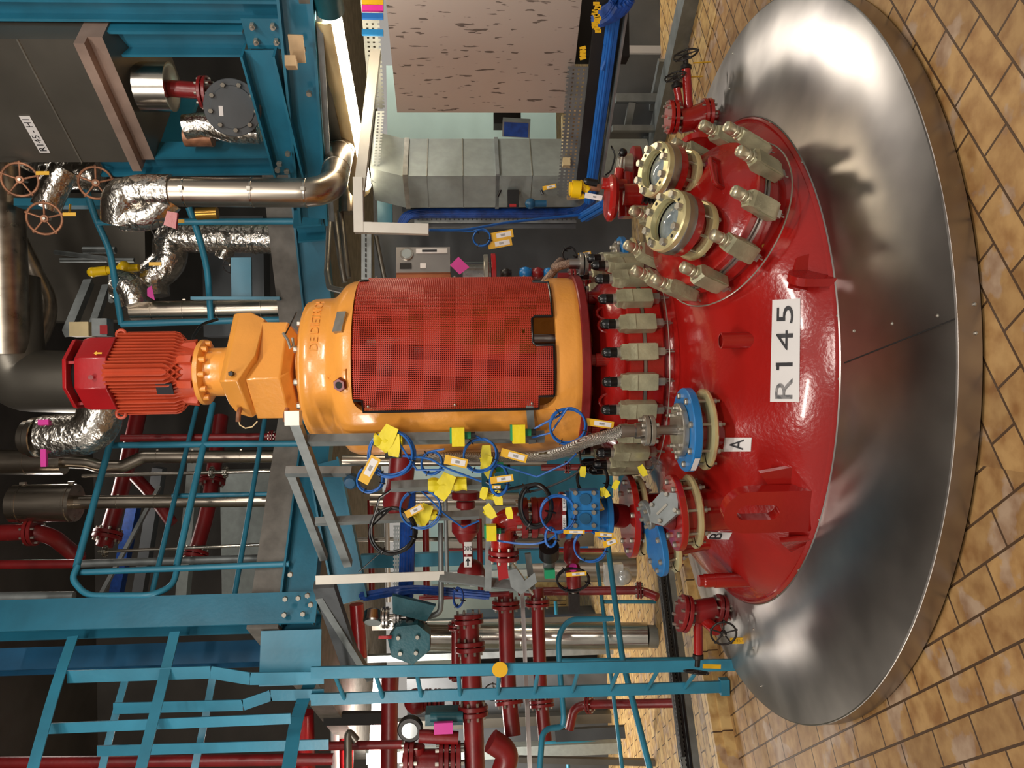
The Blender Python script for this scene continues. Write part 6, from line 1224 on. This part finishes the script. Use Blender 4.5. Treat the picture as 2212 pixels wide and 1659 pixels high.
ltag('pale barcode tag beside the yellow transmitter', P(1282, 425, 3.5), CX*.98 + CY*-.2, px(38, 3.5), px(12, 3.5), Vector((0, -1, .1)), None, 'white', 'white')

# ================================================================ rear hall clutter behind the ladder and the rack
def bx(name, lab, u, v, Y, wv, hu, dep, m, cat):
    if cat in ('machine', 'cabinet'):
        p = P(u, v, Y); t = p.z + px(hu, Y)/2; return one(MB().box((p.x, p.y, t/2+.004), (px(wv, Y), dep, t)), name, m, lab, cat)
    return one(MB().box(P(u, v, Y), (px(wv, Y), dep, px(hu, Y))), name, m, lab, cat)
bx('backdrop_box', 'dark grey backdrop box added far behind the upper red pipe', 1060, 1420, 9.5, 190, 100, .4, 'dduct', 'machine')  # boxes here and below are added only to darken the pale backdrop
bx('backdrop_box', 'brownish backdrop box added at the far bottom edge behind the middle red pipe', 1120, 1600, 9.0, 140, 110, .4, 'tank', 'machine')
bx('backdrop_box', 'dark backdrop box added behind the round level gauge', 960, 1560, 8.8, 220, 150, .4, 'dduct', 'machine')
bx('backdrop_box', 'grey backdrop box added behind the rack tubes and big black coil', 1000, 1120, 9.6, 120, 60, .4, 'tank', 'machine')
bx('control_cabinet', 'blue-white cabinet with yellow strip far behind the labelled spool', 1010, 1180, 10.0, 70, 60, .3, 'vblue', 'cabinet')
bx('control_cabinet', 'dark teal cabinet far behind the flattened blue coil', 1130, 1120, 10.5, 90, 70, .3, 'green', 'cabinet')
for i, (v, m, w, Y, lb) in enumerate(((1345, 'tank', 16, 8.6, 'brown hall post right of the ladder rails'), (1415, 'galv', 14, 8.2, 'grey hall post just above the nearer ladder rail'), (1560, 'tank', 20, 8.4, 'brown hall post below the ladder rails'), (1625, 'duct', 24, 8.0, 'pale grey hall post at the bottom picture edge'), (1240, 'duct', 14, 9.0, 'pale grey hall post behind the small solenoid'), (1095, 'tank', 12, 9.2, 'brown hall post behind the black oval coil'))):
    a = P(1000, v, Y); one(MB().box((a.x, a.y, 1.31), (px(w, Y), px(w, Y), 2.62)), 'hall_post', m, lb, 'post')
V = T('pump_unit', 'red pump with flanged inlet behind the lower ladder rail', 'pump'); Y = 5.6
MB().sphere(P(900, 1515, Y), px(27, Y), 20).cyl(P(900, 1515, Y), P(960, 1512, Y), px(15, Y)).build('pump_housing', 'dred', V)
for u in (925, 945, 985): a_ = MB(); b_ = MB(); flange(a_, b_, fr(P(u, 1513, Y), Z), px(24, Y), .02, 8); o = a_.build('flange', 'dred', V); b_.build('bolts', 'bolt', o)
MB().box(P(960, 1500, Y-.1), (px(18, Y), .05, px(34, Y))).build('nameplate_block', 'galv', V)
V = T('actuator', 'dark teal valve actuator between the red pump and the magenta bag', 'actuator'); MB().box(P(960, 1545, 5.3), (px(24, 5.3), .15, px(80, 5.3))).cyl(P(930, 1548, 5.2), P(1000, 1548, 5.2), px(11, 5.2)).build('actuator_body', 'green', V)
V = T('pump_unit', 'dark red flanged pipe block at the bottom edge below the magenta bag', 'pump'); Y = 5.2
MB().cyl(P(870, 1650, Y), P(990, 1650, Y), px(30, Y), n=24).cyl(P(900, 1612, Y), P(900, 1650, Y), px(18, Y)).cyl(P(905, 1590, Y), P(990, 1594, Y), px(14, Y)).build('pump_housing', 'dred', V)
for u in (885, 960, 985): a_ = MB(); b_ = MB(); flange(a_, b_, fr(P(u, 1648, Y), Z), px(44, Y), .03, 8); o = a_.build('flange', 'dred', V); b_.build('bolts', 'bolt', o)
hp('thick dark red pipe rising behind the round level gauge', [(840, 1700, 6.2), (842, 1460, 6.3)], 36)
hp('dark red side branch left of the uppermost long red pipe', [(985, 1340, 5.6), (985, 1470, 5.6)], 20, 'dred', fl=((0, .1), (0, .9)))
hp('slim dark red pipe passing above the pressure gauge', [(905, 1292, 5.2), (1100, 1282, 5.2)], 11)
hp('dark red pipe passing behind the pressure gauge dial', [(770, 1305, 6.5), (778, 1420, 6.5)], 30, 'cap')
bx('cable_label', 'white paper label below the uppermost long red pipe', 1030, 1255, 4.0, 22, 30, .01, 'white', 'label')
pipe('steel_pipe', 'shining horizontal-lying steel pipe behind the dark teal valve', 'pipe', [(930, 1385, 6.8), (1010, 1388, 6.8)], 40, 'chrome', n=20)
rt = T('handwheel_valve', 'small grey handwheel at the lower end of the long red pipes', 'valve'); wheel(P(1065, 1495, 5.5), Vector((0, -1, .1)), px(18, 5.5), 'galv', rt, 5, .1)
one(MB().box(P(1325, 1240, 5.9), (px(46, 5.9), .08, px(40, 5.9)), None).sphere(P(1345, 1245, 5.9), px(20, 5.9), 12), 'wrapped_package', 'film', 'crumpled clear plastic wrap behind the blue blank flange', 'plastic wrap')

one(MB().beam(P(40, 440, 5.3), P(228, 440, 5.3), .05, .11, YY), 'steel_beam', 'lblue', 'bright turquoise upright beam behind the brown handwheels', 'beam')
one(MB().box(P(190, 560, 7.6), (1.2, .3, 1.2)), 'ventilation_duct', 'tank', 'dull brownish duct box far behind the yellow actuator', 'duct')
for (u, v, lb) in ((92, 374, 'yellow tag on the foil valve nearest the hopper'), (150, 463, 'yellow tag beside the lowest hanging brown handwheel'), (335, 570, 'yellow tag lying on the big foil bend'), (385, 478, 'yellow tag beneath the red lever')):
    one(MB().box(P(u, v, 4.3 if u < 200 else 4.6), (.02, .003, .07)), 'yellow_tag', 'tag', lb, 'tag')
pipe('insulated_pipe', 'foil wrapped pipe in the very corner above the brown handwheels', 'insulated pipe', [(12, 262, 5.2), (30, 330, 5.2), (78, 352, 5.2)], 46, 'foil')
pipe('steel_pipe', 'short brass coloured pipe beside the silver pipe', 'pipe', [(425, 462, 4.6), (470, 460, 4.6)], 26, 'brass')
one(MB().box(P(512, 600, 6.6), (1.0, .2, .5)), 'back_panel', 'dduct', 'dark panel behind the turquoise flat frame', 'panel')
# ================================================================ origins at each thing's base
bpy.context.view_layer.update()
def desc(o): 
    out = []
    for c in o.children: out.append(c); out += desc(c)
    return out
for r in AUTO:
    xs = []
    for o in ([r] if r.type == 'MESH' else []) + desc(r):
        if o.type == 'MESH': xs += [o.matrix_world @ Vector(c) for c in o.bound_box]
    if not xs: continue
    L = Vector(((min(p.x for p in xs)+max(p.x for p in xs))/2, (min(p.y for p in xs)+max(p.y for p in xs))/2, min(p.z for p in xs)))
    if r.type == 'MESH': r.data.transform(Matrix.Translation(-L)); r.location = L
    else: r.location = L
    for c in r.children: c.matrix_local = Matrix.Translation(-L) @ c.matrix_local
